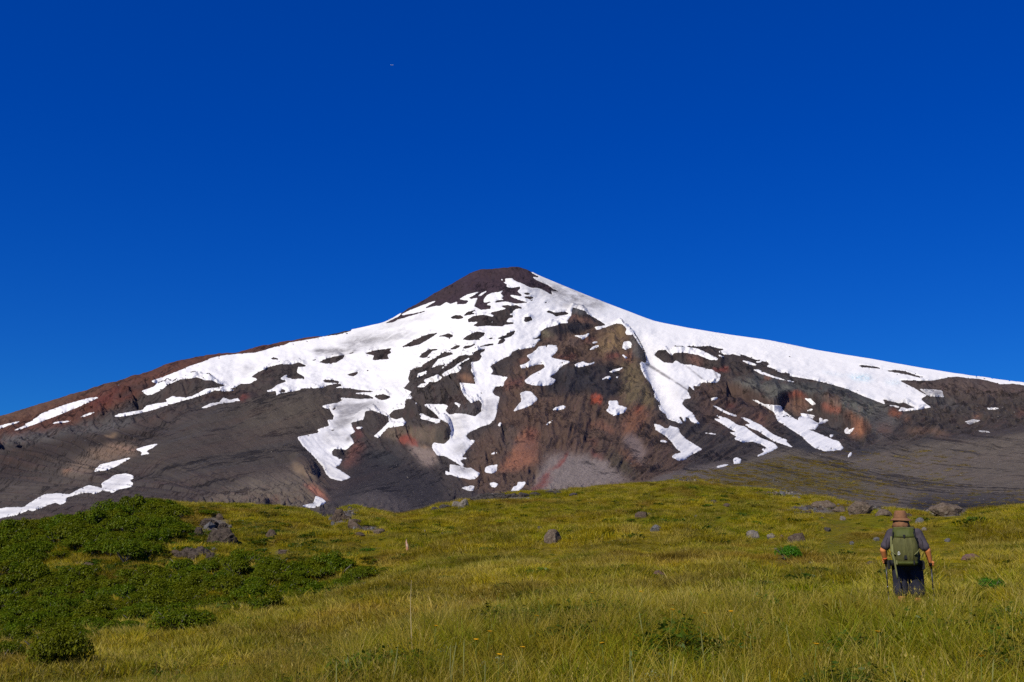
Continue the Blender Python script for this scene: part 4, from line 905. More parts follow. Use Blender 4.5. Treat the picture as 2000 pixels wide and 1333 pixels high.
tl = NT('distant_plain'); tl.principled((.05, .06, .03), .95, .05); low_mesh.materials.append(tl.m)

tag(snow_object('snowfield', 0), 'broad glacier and snowfield covering the upper half of the volcano', kind='structure')
for k, (poly, lab) in enumerate(SNOW):
    if lab:
        o = snow_object('snow_patch', k)
        if o: tag(o, lab, 'snow patch', 'snow patches left on the volcano slopes')
# ------------------------------------------------------------------ grass: tuft meshes scattered as one countless cover
def blade_mesh(name, n, rad, L, Ls, lean, width, seed, seg=3, stem_frac=0.0, mat=None, hue=(0, 1), curl=0.5, flat=1.0):
    g = np.random.default_rng(seed)
    a = g.random(n) * 2 * math.pi; rr = rad * np.sqrt(g.random(n))
    bx, by = rr * np.cos(a), rr * np.sin(a) * flat
    ln = np.clip(L + Ls * g.standard_normal(n), L * 0.35, L * 1.9)
    d = a + g.normal(0, 0.7, n)
    le = np.abs(g.normal(lean, lean * 0.5, n)) * (0.5 + rr / max(rad, 1e-6)); cu = g.random(n) * curl
    fa = g.random(n) * math.pi                                    # which way the flat side faces
    h = hue[0] + (hue[1] - hue[0]) * g.random(n)
    V, Fq, T_, H_ = [], [], [], []
    s = np.linspace(0, 1, seg + 1)
    for i in range(n):
        b0 = len(V)
        wx_, wy_ = math.cos(fa[i]), math.sin(fa[i])
        for k, t in enumerate(s):
            bend = le[i] * t + cu[i] * t * t * 1.1
            x = bx[i] + math.cos(d[i]) * ln[i] * math.sin(min(1.5, bend)) * t; y = by[i] + math.sin(d[i]) * ln[i] * math.sin(min(1.5, bend)) * t
            z = ln[i] * t * math.cos(min(1.45, bend * 0.85))
            w = width * (0.55 + 0.6 * t if t < .45 else 1.5 * (1 - t)) * 0.5
            if k == seg: V.append((x, y, z)); T_.append(t); H_.append(h[i])
            else:
                V.append((x - wx_ * w, y - wy_ * w, z)); V.append((x + wx_ * w, y + wy_ * w, z)); T_ += [t, t]; H_ += [h[i], h[i]]
        for k in range(seg - 1):
            q = b0 + 2 * k; Fq.append((q, q + 1, q + 3, q + 2))
        q = b0 + 2 * (seg - 1); Fq.append((q, q + 1, q + 2))
        if g.random() < stem_frac:                                 # seed head: a few small spikelets round the tip
            x, y, z = V[-1]
            for m_ in range(4):
                aa = g.random() * 6.28; o = 0.006 + .006 * g.random(); zz = z - 0.075 * g.random(); up = 0.03
                c = len(V); V += [(x, y, zz), (x + o * math.cos(aa), y + o * math.sin(aa), zz + up * .5), (x + .3 * o * math.cos(aa + 1), y + .3 * o * math.sin(aa + 1), zz + up)]
                T_ += [1.3] * 3; H_ += [h[i]] * 3; Fq.append((c, c + 1, c + 2))
    me = bpy.data.meshes.new(name); me.from_pydata(V, [], Fq)
    point_attr(me, 'up', T_); point_attr(me, 'hue', H_)
    if mat: me.materials.append(mat)
    return me

def leaf_clump(name, n, rad, hgt, size, seed, mat):
    g = np.random.default_rng(seed); V, Fq, T_, H_ = [], [], [], []
    for i in range(n):
        a = g.random() * 6.28; r_ = rad * math.sqrt(g.random()); z = hgt * (0.15 + 0.85 * g.random()) * (1.1 - r_ / rad * .6)
        c = Vector((r_ * math.cos(a), r_ * math.sin(a), z)); u = Vector(g.standard_normal(3)); u.z *= .4; u.normalize()
        nrm = Vector((g.normal(0, .6), g.normal(0, .6), 1)).normalized(); v = u.cross(nrm).normalized(); s = size * (.6 + .8 * g.random())
        b = len(V); V += [c - u * s, c + v * s * .45, c + u * s, c - v * s * .45]; Fq.append((b, b + 1, b + 2, b + 3)); T_ += [z / hgt] * 4; H_ += [g.random()] * 4
    me = bpy.data.meshes.new(name); me.from_pydata([tuple(v) for v in V], [], Fq)
    point_attr(me, 'up', T_); point_attr(me, 'hue', H_); me.materials.append(mat); return me

def make_grass(name, dry, green, straw):
    t = NT(name)
    up = t.attr('up').outputs['Fac']; hue = t.attr('hue').outputs['Fac']
    tone = t.attr('tone', 'INSTANCER').outputs['Fac']; rust = t.attr('moss', 'INSTANCER').outputs['Fac']; rn = t.attr('rnd', 'INSTANCER').outputs['Fac']
    f = t.math('ADD', t.math('MULTIPLY', tone, .8), t.math('MULTIPLY', t.math('SUBTRACT', hue, .5), .7))
    c = t.mix(t.ramp(f, [(0.1, 0.0), (0.75, 1.0)]), dry, green)
    c = t.mix(t.ramp(up, [(0.55, 0.0), (1.0, .55)]), c, straw)
    c = t.mix(t.math('MULTIPLY', rust, .65), c, (.235, .125, .018))
    c = t.mix(1.0, c, t.ramp(rn, [(0.0, .45), (1.0, 1.4)]), 'MULTIPLY')
    d = t.new('ShaderNodeBsdfDiffuse'); tr = t.new('ShaderNodeBsdfTranslucent'); gl = t.new('ShaderNodeBsdfGlossy')
    t.link(c, d.inputs[0]); t.link(c, tr.inputs[0]); gl.inputs['Roughness'].default_value = .45
    m1_ = t.new('ShaderNodeMixShader'); m1_.inputs[0].default_value = .38; t.link(d.outputs[0], m1_.inputs[1]); t.link(tr.outputs[0], m1_.inputs[2])
    m2_ = t.new('ShaderNodeMixShader'); m2_.inputs[0].default_value = .012; t.link(m1_.outputs[0], m2_.inputs[1]); t.link(gl.outputs[0], m2_.inputs[2])
    t.link(m2_.outputs[0], t.out.inputs['Surface']); return t.m
GRASS = make_grass('grass_blades', (.385, .285, .010), (.180, .202, .003), (.40, .31, .035))
STRAW = make_grass('dry_grass', (.45, .335, .055), (.265, .24, .012), (.52, .41, .12))
HERB = make_grass('herb_leaves', (.070, .105, .006), (.034, .088, .005), (.085, .125, .010))

def source(objs_name, meshes):
    """a collection of shapes to scatter; it is not linked to the scene, only its copies appear"""
    c = bpy.data.collections.new(objs_name)
    for k, me in enumerate(meshes):
        o = bpy.data.objects.new('%s_%02d' % (objs_name, k), me); c.objects.link(o)
    return c

def scatter(name, pts, rotv, scl, idx, attrs, coll, label):
    me = bpy.data.meshes.new(name); me.vertices.add(len(pts)); me.vertices.foreach_set('co', np.asarray(pts, np.float32).ravel())
    point_attr(me, 'turn', rotv, 'FLOAT_VECTOR'); point_attr(me, 'size', scl, 'FLOAT_VECTOR'); point_attr(me, 'kind', idx, 'INT')
    for k, v in attrs.items(): point_attr(me, k, v)
    o = link(bpy.data.objects.new(name, me))
    ng = bpy.data.node_groups.new(name, 'GeometryNodeTree')
    ng.interface.new_socket('Geometry', in_out='INPUT', socket_type='NodeSocketGeometry'); ng.interface.new_socket('Geometry', in_out='OUTPUT', socket_type='NodeSocketGeometry')
    N, L = ng.nodes, ng.links
    gi, go = N.new('NodeGroupInput'), N.new('NodeGroupOutput')
    ip = N.new('GeometryNodeInstanceOnPoints'); ci = N.new('GeometryNodeCollectionInfo')
    ci.inputs['Collection'].default_value = coll; ci.inputs['Separate Children'].default_value = True; ci.inputs['Reset Children'].default_value = True
    def na(nm, ty):
        a = N.new('GeometryNodeInputNamedAttribute'); a.data_type = ty; a.inputs['Name'].default_value = nm; return a.outputs[0]
    L.new(gi.outputs[0], ip.inputs['Points']); L.new(ci.outputs[0], ip.inputs['Instance'])
    ip.inputs['Pick Instance'].default_value = True
    L.new(na('kind', 'INT'), ip.inputs['Instance Index'])
    er = N.new('FunctionNodeEulerToRotation'); L.new(na('turn', 'FLOAT_VECTOR'), er.inputs[0]); L.new(er.outputs[0], ip.inputs['Rotation'])
    L.new(na('size', 'FLOAT_VECTOR'), ip.inputs['Scale']); L.new(ip.outputs[0], go.inputs[0])
    m_ = o.modifiers.new('scatter', 'NODES'); m_.node_group = ng
    tag(o, label, kind='stuff'); return o

tufts = []
for k in range(4): tufts.append(blade_mesh('tuft', 50, .13, .205, .07, .35, .0075, 300 + k, mat=GRASS, hue=(0, 1)))                       # 0-3
for k in range(2): tufts.append(blade_mesh('dry_tuft', 26, .10, .37, .12, .30, .0060, 320 + k, mat=STRAW, hue=(0, .8), curl=.9))          # 4-5
for k in range(2): tufts.append(blade_mesh('seed_tuft', 12, .12, .44, .08, .16, .0050, 330 + k, stem_frac=.9, mat=STRAW, hue=(0, .6), curl=.25))  # 6-7
for k in range(2): tufts.append(leaf_clump('herb', 170, .25, .25, .028, 340 + k, HERB))                                               # 8-9
for k in range(2): tufts.append(blade_mesh('green_tuft', 64, .13, .27, .07, .50, .0090, 350 + k, mat=GRASS, hue=(.6, 1.4), curl=.7))     # 10-11
for k in range(3): tufts.append(blade_mesh('turf_patch', 110, .52, .21, .07, .45, .026, 360 + k, seg=2, mat=GRASS, hue=(0, 1)))           # 12-14
for k in range(2): tufts.append(blade_mesh('dry_patch', 90, .52, .27, .08, .50, .024, 370 + k, seg=2, mat=STRAW, hue=(0, .9)))            # 15-16
tufts.append(leaf_clump('herb_patch', 150, .50, .18, .075, 380, HERB))                                                              # 17
TUFTS = source('tuft_shape', tufts)

CLEAR = []
def scatter_grass(name, n, r0, r1, kinds, weights, smin, smax, power, label, seed, keep=None, az0=-31, az1=31):
    g = np.random.default_rng(seed)
    az = R(az0) + (R(az1) - R(az0)) * g.random(n); u = g.random(n)
    r = (r0 ** power + (r1 ** power - r0 ** power) * u) ** (1 / power)
    x, y = r * np.sin(az), r * np.cos(az); z = lookup(MZ, az, r)
    px, py = ae_to_px(az, z / r)
    tone, rust, bare = meadow_tone(x, y, px, py, r)
    tone = np.clip(tone * np.where(r < 18, .78, 1) + .55 * fbm(x / .9, y / 1.3, 2, 421) * (r < 40), 0, 1)
    cr = np.interp(az, M_AZ, last_r)
    ok = (g.random(n) > bare * 1.25) & (r < cr + 14)
    if keep is not None: ok &= keep(x, y, px, py, r, tone, g)
    x, y, z, r, tone, rust, px, py = (v[ok] for v in (x, y, z, r, tone, rust, px, py)); n = len(x)
    w = np.array(weights, float)
    # green kinds gather on the green patches, dry kinds on the dry ones
    clus = np.clip(.5 + .9 * fbm(x / 1.6, y / 2.4, 2, 401), 0, 1); herb = smooth(.12, .4, fbm(x / 1.1, y / 1.7, 2, 411))
    W = np.repeat(w[None, :], n, 0)
    for k, kd in enumerate(kinds):
        if kd in (4, 5, 6, 7, 15, 16): W[:, k] *= np.maximum(.06, 2.3 - 2.4 * clus)
        elif kd in (8, 9, 17): W[:, k] *= .10 + 4.2 * herb
        elif kd in (10, 11): W[:, k] *= .3 + 1.4 * clus
    cw = np.cumsum(W, 1); cw /= cw[:, -1:]
    idx = np.array(kinds)[(g.random(n)[:, None] > cw).sum(1)]
    s = (smin + (smax - smin) * g.random(n)) * (.80 + .4 * clus)
    if r0 < 20: s *= 1 - .52 * smooth(15.5, 20.0, r)
    for cx, cy, w_ in CLEAR: s = np.where((np.abs(px - cx) < w_) & (py > cy - 4) & (py < cy + 3.2 * w_ + 26), s * .42, s)
    sz = np.stack([s, s, s * (.8 + .45 * g.random(n))], -1)
    rot = np.stack([g.normal(0, .10, n), g.normal(0, .10, n), g.random(n) * 6.283], -1)
    return scatter(name, np.stack([x, y, z - .01], -1), rot, sz, idx, {'tone': tone, 'moss': rust, 'rnd': np.clip(.5 + .75 * fbm(x / 4.5 + y / 30, y / 7.5, 3, 441) * (.5 + .5 * (r > 25)) + .5 * (g.random(n) - .5), 0, 1)}, TUFTS, label)

# ------------------------------------------------------------------ stones and rock outcrops
def make_stone(name, c1, c2, lich, bump=.6):
    t = NT(name); ob = t.coord('Object')
    a = t.noise(ob, 2.2, 6, .65); b = t.noise(ob, 9.0, 4, .7)
    c = t.mix(t.ramp(a, [(.35, 0.0), (.65, 1.0)]), c1, c2)
    c = t.mix(1.0, c, t.ramp(b, [(.3, .55), (.7, 1.35)]), 'MULTIPLY')
    c = t.mix(t.math('MULTIPLY', t.ramp(t.noise(ob, 3.7, 5, .7, .4), [(.56, 0.0), (.66, 1.0)]), .6), c, lich)
    t.principled(c, .92, .18, t.bump(t.math('ADD', a, t.math('MULTIPLY', b, .5)), bump, .25)); return t.m
STONE = {'brown': make_stone('brown_lava_stone', (.060,.041,.028), (.112,.080,.056), (.150,.125,.08)), 'grey': make_stone('grey_stone', (.085,.080,.078), (.145,.138,.130), (.18,.17,.145)),
         'pale': make_stone('pale_stone', (.150,.125,.098), (.225,.195,.16), (.27,.245,.205)), 'red': make_stone('reddish_stone', (.115,.060,.048), (.175,.098,.080), (.21,.19,.16)),
         'dark': make_stone('dark_lava_stone', (.040,.034,.030), (.072,.061,.054), (.11,.095,.075)), 'umber': make_stone('umber_rock', (.040,.030,.024), (.085,.063,.047), (.12,.105,.06)), 'tan': make_stone('tan_lava_stone', (.082,.058,.038), (.150,.112,.078), (.20,.175,.12)), 'blue': make_stone('blue_grey_stone', (.095,.090,.086), (.160,.152,.144), (.19,.18,.155))}

def ico(sub):
    bm = bmesh.new(); bmesh.ops.create_icosphere(bm, subdivisions=sub, radius=1.0)
    v = np.array([p.co[:] for p in bm.verts]); f = [[p.index for p in q.verts] for q in bm.faces]; bm.free(); return v, f
ICO = {k: ico(k) for k in (1, 2, 3, 4)}

def noise3(p, s, seed):
    return (perlin(p[:, 0] * s + 3.1, p[:, 1] * s + p[:, 2] * s * .7, seed) + perlin(p[:, 1] * s - 2.3, p[:, 2] * s + p[:, 0] * s * .6, seed + 1) + perlin(p[:, 2] * s + 8.7, p[:, 0] * s - p[:, 1] * s * .8, seed + 2)) / 1.7

def rock_mesh(name, seed, mat, sub=3, cuts=9, rough=.10, dims=(1, 1, .75), crag=0.0):
    g = np.random.default_rng(seed); v, f = ICO[sub]; v = v.copy()
    for k in range(cuts):
        n = g.standard_normal(3); n /= np.linalg.norm(n); dlim = .58 + .3 * g.random()
        d = v @ n; over = np.maximum(d - dlim, 0); v -= over[:, None] * n * .92
    rr = 1 + rough * noise3(v, 1.6, seed) + rough * .55 * noise3(v, 4.2, seed + 9)
    if crag: rr += crag * (1 - np.abs(noise3(v, 2.6, seed + 20)) * 2) * .5 + crag * .5 * (1 - np.abs(noise3(v, 6.5, seed + 30)) * 2) * .5
    v = v * rr[:, None] * np.array(dims)
    me = bpy.data.meshes.new(name); me.from_pydata(v.tolist(), [], f); me.materials.append(STONE[mat]); return me

def stone(px, py, wpx, hpx, mat, label, seed, name='boulder', cat='boulder', sub=3, crag=0.0, cuts=9, group='stones and boulders on the meadow', sink=.38, r=None):
    """a stone whose foot stands on the meadow where the photo shows it; wpx, hpx are its visible size"""
    p, rr = (ground(px, py + hpx * .5) if r is None else (ground_at(px, r), r))
    w = wpx * rr / F * .49; h = hpx * rr / F * .88
    me = rock_mesh(name, seed, mat, sub, cuts, dims=(1, .85, 1), crag=crag)
    zs = np.array([q.co.z for q in me.vertices]); top, bot = zs.max(), -zs.min()
    o = link(bpy.data.objects.new(name, me)); sz = h / ((1 - sink) * (top + bot))
    o.scale = (w, w, sz); o.location = p + Vector((0, w * .4, bot * sz - sink * (top + bot) * sz))
    tag(o, label, cat, group); return o

STONES = [
    (1080,1046,38,30,'tan','rounded brown boulder with a pale worn face in the middle of the meadow',111,0),
    (1054,1033,16,12,'dark','small dark rock poking out just left of the rounded brown boulder',12,0),
    (1284,1031,27,15,'blue','flat blue grey stone on open grass right of the rounded brown boulder',13,0),
    (1290,1122,30,18,'red','reddish stone half sunk in grass below the blue grey stone',14,0),
    (1254,1005,26,13,'brown','low brown stone near the top of the meadow above the blue grey stone',15,0.2),
    (1471,1043,30,17,'pale','pale topped stone left of the bright green bush',16,.1), (1508,1046,20,10,'pale','low pale stone between the bright bush and the pale topped stone',17,0),
    (1531,1050,15,12,'red','small reddish stone directly above the bright green bush',18,0), (1646,1012,13,9,'pale','small whitish stone left of the hiker near the top of the meadow',19,0),
    (1683,991,44,28,'tan','big jagged brown rock left of the hiker at the meadow edge',20,.2), (1727,1001,34,15,'tan','smooth low brown rock between the jagged rock and the hiker',21,0),
    (1612,984,44,16,'tan','pale brown rock slab left of the jagged rock at the meadow edge',22,.10), (1640,995,26,11,'tan','long low rock at the right end of the pale brown slab',23,.08),
    (1853,993,56,25,'tan','large wide boulder behind the hiker at the right edge of the meadow',24,.10), (1799,1016,18,11,'grey','dark grey stone just right of the hat',25,0),
    (1807,1033,11,7,'pale','small pale stone just above the right shoulder of the hiker',26,0), (1713,1053,14,8,'blue','pale blue stone just left of the shoulder of the hiker',27,0),
    (1664,1061,10,8,'blue','little blue stone in grass left of the hiker',28,0), (1617,1034,14,9,'dark','dark low stone above and left of the hiker in open grass',29,0),
    (1902,1090,36,17,'red','broad reddish boulder in the grass right of the hiker',30,0), (1634,1137,24,9,'blue','flat blue slab in the grass left of the hiker knees',31,0),
    (1632,1102,13,8,'grey','small grey stone above the flat blue slab',32,0), (1541,1154,16,12,'dark','dark brown stone at the edge of the tall grass below the bright bush',33,0),
    (1702,1099,15,7,'brown','low brown stone left of the hand with the orange band',34,0), (1604,1128,18,8,'brown','flat brown stone left of the flat blue slab',35,0),
    (1422,1117,18,9,'dark','dark stub of rock in the grass right of the reddish stone',36,0), (1996,1061,16,8,'grey','grey stone cut by the right edge of the picture',37,0),
    (1853,1055,13,7,'grey','small grey stone right of the hiker at shoulder height',38,0), (739,1037,26,12,'tan','brown rock lying in the gravel patch on the left part of the meadow crest',39,.2),
    (702,1043,22,9,'brown','low brown rock left of the rock in the gravel patch',40,.2), (217,1300,26,15,'blue','blue grey stone in dry grass at the lower left',41,0),
    (296,1211,15,9,'pale','pale tan stone at the lower edge of the shrub thicket',42,0), (528,1042,20,17,'brown','pointed brown rock alone on the left grassy hill',43,.15),
    (523,1095,9,10,'dark','small upright dark stone below the pointed brown rock',44,0), (340,1079,18,10,'brown','low rock left of the lower dark outcrop',45,.2),
    (12,1129,8,5,'pale','tiny pale stone in the shrubs at the left edge',46,0), (556,1078,28,8,'brown','flat brown rock in dry grass right of the outcrops',47,.2),
    (170,1103,24,10,'brown','brown earth bank with stones in a gap of the shrubs',48,.3), (1585,1100,10,6,'grey','tiny grey stone between the bright bush and the flat blue slab',49,0),
    (1395,979,14,6,'dark','low dark stone in the highest grass right of centre',50,.1), (1420,986,16,7,'brown','brown stone lump on the rounded grassy knoll right of centre',51,.2),
    (1775,1006,18,8,'brown','brown stone just right behind the hat of the hiker',52,.1), (1120,965,18,6,'dark','dark stone on the meadow crest right of the lava ledge',53,.2),
    (1690,1120,8,5,'grey','tiny grey stone left of the trekking pole of the hiker',54,0), (1360,1008,9,5,'grey','tiny grey stone in the upper meadow right of the blue grey stone',55,0),
]
for px, py, w, h, mat, lab, sd, crag in STONES:
    CLEAR.append((px, py + h * .5, w * .7))
    stone(px, py, w, h, mat, lab, sd, crag=crag, sub=4 if w > 34 else 3)
CLEAR += [(1535, 1092, 30), (1940, 1162, 26), (490, 1340, 20), (217, 1305, 20)]
o = stone(490, 1345, 50, 62, 'grey', 'smooth dark grey stone standing out of the grass at the bottom edge', 60, r=10.2, sink=.2, cuts=5)

def outcrop(name, label, lumps, mat, seed, cat='rock outcrop', group=None, crag=.45):
    """a craggy outcrop; each of its rock masses is a part"""
    root = link(bpy.data.objects.new(name, None)); root.empty_display_size = .5; tag(root, label, cat, group); base = None
    for k, (px, py, w, h) in enumerate(lumps):
        p, r = ground(px, py + h * .5)
        if base is None: base = p.copy(); root.location = base
        me = rock_mesh('rock', seed + k * 7, mat, 4, 12, rough=.16, dims=(1, .8, 1), crag=crag)
        zs = np.array([q.co.z for q in me.vertices]); sx = w * r / F * .56; sz = h * r / F / (zs.max() + .35)
        o = bpy.data.objects.new('rock', me); COL.objects.link(o); o.parent = root
        o.location = p - base + Vector((0, sx * .35, sz * .30)); o.scale = (sx, sx, sz)
    return root
outcrop('rock_outcrop', 'upper craggy dark outcrop on the left grassy hill', [(440,1048,38,31), (420,1047,28,28), (405,1022,30,18), (434,1029,14,14), (387,1040,13,20)], 'umber', 500, group='dark outcrops on the left hill')
outcrop('rock_outcrop', 'lower craggy dark outcrop just above the shrub thicket', [(394,1084,42,32), (369,1081,28,22), (410,1091,20,22), (350,1083,16,11)], 'umber', 540, group='dark outcrops on the left hill')
outcrop('lava_ledge', 'low dark lava ledge along the meadow crest left of centre', [(936,972,30,14), (955,970,26,15), (975,968,24,11), (1000,967,22,8), (1022,966,18,9), (1046,965,22,8), (1075,961,16,6), (868,990,22,10), (850,994,16,8), (1090,963,18,7)], 'dark', 580, 'lava ledge', crag=.3)
outcrop('rock_outcrop', 'pale rock block under the left end of the dark lava ledge', [(906,983,18,18), (892,986,18,14)], 'pale', 620, crag=.15)
outcrop('rock_outcrop', 'brown rubble bank beside the dip in the meadow crest', [(664,1003,18,18), (656,1012,16,14), (674,1012,18,12), (690,1018,22,9)], 'brown', 640, crag=.4)

# gravel and small stones of the mound and the lower slopes
rocks_src = [rock_mesh('pebble', 700 + k, m_, 1, 6, .18, (1, .9, .7)) for k, m_ in enumerate(['brown', 'grey', 'brown', 'pale', 'dark', 'brown'])]
PEB = source('pebble_shape', rocks_src)
def stones_on_volcano(n, region, seed):
    g = np.random.default_rng(seed); P = np.array(region)
    px = g.uniform(P[:, 0].min(), P[:, 0].max(), n * 2); py = g.uniform(P[:, 1].min(), P[:, 1].max(), n * 2)
    mk = sample(fill(region), px, py) > g.random(n * 2); px, py = px[mk][:n], py[mk][:n]
    az, e = px_to_ae(px, py)
    j = np.clip(np.round((az - V_AZ[0]) / (V_AZ[1] - V_AZ[0])).astype(int), 0, len(V_AZ) - 1)
    rk = np.empty(len(px)); zk = np.empty(len(px))
    for i in range(len(px)):
        k = min(np.searchsorted(run[:, j[i]], e[i]), NV - 1); rk[i] = VR[k, j[i]]; zk[i] = VZ[k, j[i]]
    s = rk / F * np.exp(g.normal(-.35, .45, len(px))) * .75
    sz = np.stack([s, s, s], -1) * g.uniform(.7, 1.3, (len(px), 3))
    rot = g.uniform(0, 6.28, (len(px), 3))
    return np.stack([rk * np.sin(az), rk * np.cos(az), zk], -1), rot, sz, g.choice([0, 0, 0, 1, 1, 2, 2, 2, 0, 4, 4, 5, 5, 5, 1, 2, 0, 4, 3], len(px))
PR = [stones_on_volcano(n, p, s) for n, p, s in [(6500, [(1300,925),(1440,905),(1540,878),(1660,896),(1750,882),(1850,863),(2000,847),(2060,850),(2060,1010),(1500,975),(1300,960)], 1),
    (1500, [(0,940),(200,925),(560,960),(640,985),(560,1010),(280,1000),(0,1040)], 2), (700, [(640,960),(800,900),(900,970),(860,1000),(660,1010)], 3), (1500, [(1050,985),(1180,890),(1280,900),(1420,905),(1300,940),(1180,960)], 4),
    (1300, [(1620,820),(2000,780),(2000,850),(1860,860),(1660,890)], 5), (900, [(290,880),(400,800),(620,770),(640,820),(580,900),(400,930)], 6), (900, [(0,880),(260,840),(280,900),(0,950)], 7)]]
scatter('scree_stones', np.vstack([p[0] for p in PR]), np.vstack([p[1] for p in PR]), np.vstack([p[2] for p in PR]), np.concatenate([p[3] for p in PR]), {}, PEB, 'loose lava stones scattered over the gravel slopes')
# stones lying in the bare patches of the meadow
g = np.random.default_rng(77); n = 60000
az = R(-29) + R(58) * g.random(n); rr = np.sqrt(60 ** 2 + (245 ** 2 - 60 ** 2) * g.random(n))
xx_, yy_ = rr * np.sin(az), rr * np.cos(az); zz_ = lookup(MZ, az, rr); ppx, ppy = ae_to_px(az, zz_ / rr)
_, _, bb = meadow_tone(xx_, yy_, ppx, ppy, rr); ok = (g.random(n) < bb * .55 + .004) & (rr < np.interp(az, M_AZ, last_r) + 3)
k_ = ok.sum(); s_ = np.exp(g.normal(-1.55, .55, k_))
scatter('gravel', np.stack([xx_, yy_, zz_], -1)[ok], g.uniform(0, 6.28, (k_, 3)), np.stack([s_, s_, s_ * .8], -1), g.choice([0, 1, 2, 3, 4], k_), {}, PEB, 'small stones in the bare patches of the meadow')

# ------------------------------------------------------------------ shrubs
def make_leaf(name, a, b, c, vary=.55):
    t = NT(name); lf = t.attr('hue').outputs['Fac']; rnd = t.new('ShaderNodeObjectInfo').outputs['Random']
    col = t.ramp(lf, [(0.0, a), (.55, b), (1.0, c)])
    col = t.mix(t.math('MULTIPLY', rnd, vary), col, (.135, .120, .004))
    d = t.new('ShaderNodeBsdfDiffuse'); tr = t.new('ShaderNodeBsdfTranslucent'); gl = t.new('ShaderNodeBsdfGlossy'); gl.inputs['Roughness'].default_value = .4
    t.link(col, d.inputs[0]); t.link(col, tr.inputs[0])
    m1_ = t.new('ShaderNodeMixShader'); m1_.inputs[0].default_value = .3; t.link(d.outputs[0], m1_.inputs[1]); t.link(tr.outputs[0], m1_.inputs[2])
    m2_ = t.new('ShaderNodeMixShader'); m2_.inputs[0].default_value = .006; t.link(m1_.outputs[0], m2_.inputs[1]); t.link(gl.outputs[0], m2_.inputs[2])
    t.link(m2_.outputs[0], t.out.inputs['Surface']); return t.m
LEAF = make_leaf('beech_leaves', (.040,.074,.003), (.080,.128,.004), (.165,.185,.005))
BRIGHT = make_leaf('bright_leaves', (.024,.100,.005), (.044,.165,.008), (.075,.205,.010), .12)
wood = NT('grey_bark'); wood.principled(wood.ramp(wood.noise(wood.coord(), 14, 4, .6), [(.3, (.09,.075,.06)), (.7, (.22,.195,.165))]), .9, .1)
BARK = wood.m

def crown_mesh(name, seed, n, leaf, mat, lobes=9, w=1.0, h=.62, tiers=True):
    g = np.random.default_rng(seed); V, Fc, H_ = [], [], []
    L_ = []
    for k in range(lobes):
        a = g.random() * 6.283; q = w * .66 * math.sqrt(g.random()); L_.append((q * math.cos(a), q * math.sin(a), h * (.40 + .45 * g.random()) * (1 - .45 * (q / w) ** 2), (.30 + .22 * g.random()) * w, (.20 + .12 * g.random()) * h * 1.25))
    for i in range(n):
        x0, y0, z0, ra, rz = L_[i % lobes]
        d = g.standard_normal(3); d /= np.linalg.norm(d); d[2] = abs(d[2]) * .95 - .25
        q = (.72 + .34 * g.random())
        c = np.array([x0 + d[0] * ra * q, y0 + d[1] * ra * q, max(.02, z0 + d[2] * rz * 1.3 * q)])
        nr = d * np.array([.5, .5, 1.0]) + g.normal(0, .38, 3) + np.array([0, 0, .75]); nr /= np.linalg.norm(nr)
        u = np.cross(nr, g.standard_normal(3)); u /= np.linalg.norm(u); v = np.cross(nr, u); s = leaf * (.6 + .9 * g.random())
        b = len(V); V += [c - u * s, c - v * s * .55 + nr * s * .12, c + u * s, c + v * s * .55 + nr * s * .12]; Fc.append((b, b + 1, b + 2, b + 3))
        hu = np.clip(.45 + .22 * g.standard_normal() + .12 * (i % lobes) / lobes, 0, 1); H_ += [hu] * 4
    me = bpy.data.meshes.new(name); me.from_pydata([tuple(v) for v in V], [], Fc); point_attr(me, 'hue', H_); me.materials.append(mat); return me

def tube(V, Fc, pts, rad, n=5):
    for k, (p, r_) in enumerate(zip(pts, rad)):
        p = Vector(p); d = (Vector(pts[min(k + 1, len(pts) - 1)]) - Vector(pts[max(k - 1, 0)])).normalized()
        a = d.orthogonal().normalized(); b = d.cross(a); base = len(V)
        for i in range(n): V.append(tuple(p + (a * math.cos(6.2832 * i / n) + b * math.sin(6.2832 * i / n)) * r_))
        if k: 
            for i in range(n): Fc.append((base - n + i, base - n + (i + 1) % n, base + (i + 1) % n, base + i))
    Fc.append(tuple(range(len(V) - n, len(V))))

def trunk_mesh(name, seed, w=1.0, h=.62):
    g = np.random.default_rng(seed); V, Fc = [], []
    for k in range(7):
        a = 6.283 * k / 7 + g.normal(0, .3); L1 = w * (.45 + .3 * g.random())
        p1 = (.12 * math.cos(a) * w, .12 * math.sin(a) * w, .22 * h); p2 = (L1 * .6 * math.cos(a + .2), L1 * .6 * math.sin(a + .2), .48 * h); p3 = (L1 * math.cos(a + .3), L1 * math.sin(a + .3), (.6 + .2 * g.random()) * h)
        tube(V, Fc, [(.02 * math.cos(a), .02 * math.sin(a), -.05), p1, p2, p3], [.035 * w, .028 * w, .018 * w, .006 * w])
    me = bpy.data.meshes.new(name); me.from_pydata(V, [], Fc); me.materials.append(BARK); return me
CROWNS = [crown_mesh('crown', 800 + k, 2600, .041, LEAF, lobes=8 + k % 4, h=.55 + .06 * (k % 3)) for k in range(6)]
TRUNKS = [trunk_mesh('trunk', 820 + k) for k in range(3)]
SPARSE = [crown_mesh('crown', 840 + k, 900, .055, LEAF, lobes=6, h=.5) for k in range(2)]
BUSHY = [crown_mesh('crown', 850, 4200, .034, BRIGHT, lobes=16, h=.5)]
HUGE = [crown_mesh('crown', 860 + k, 7000, .028, LEAF, lobes=16, h=.55) for k in range(2)]

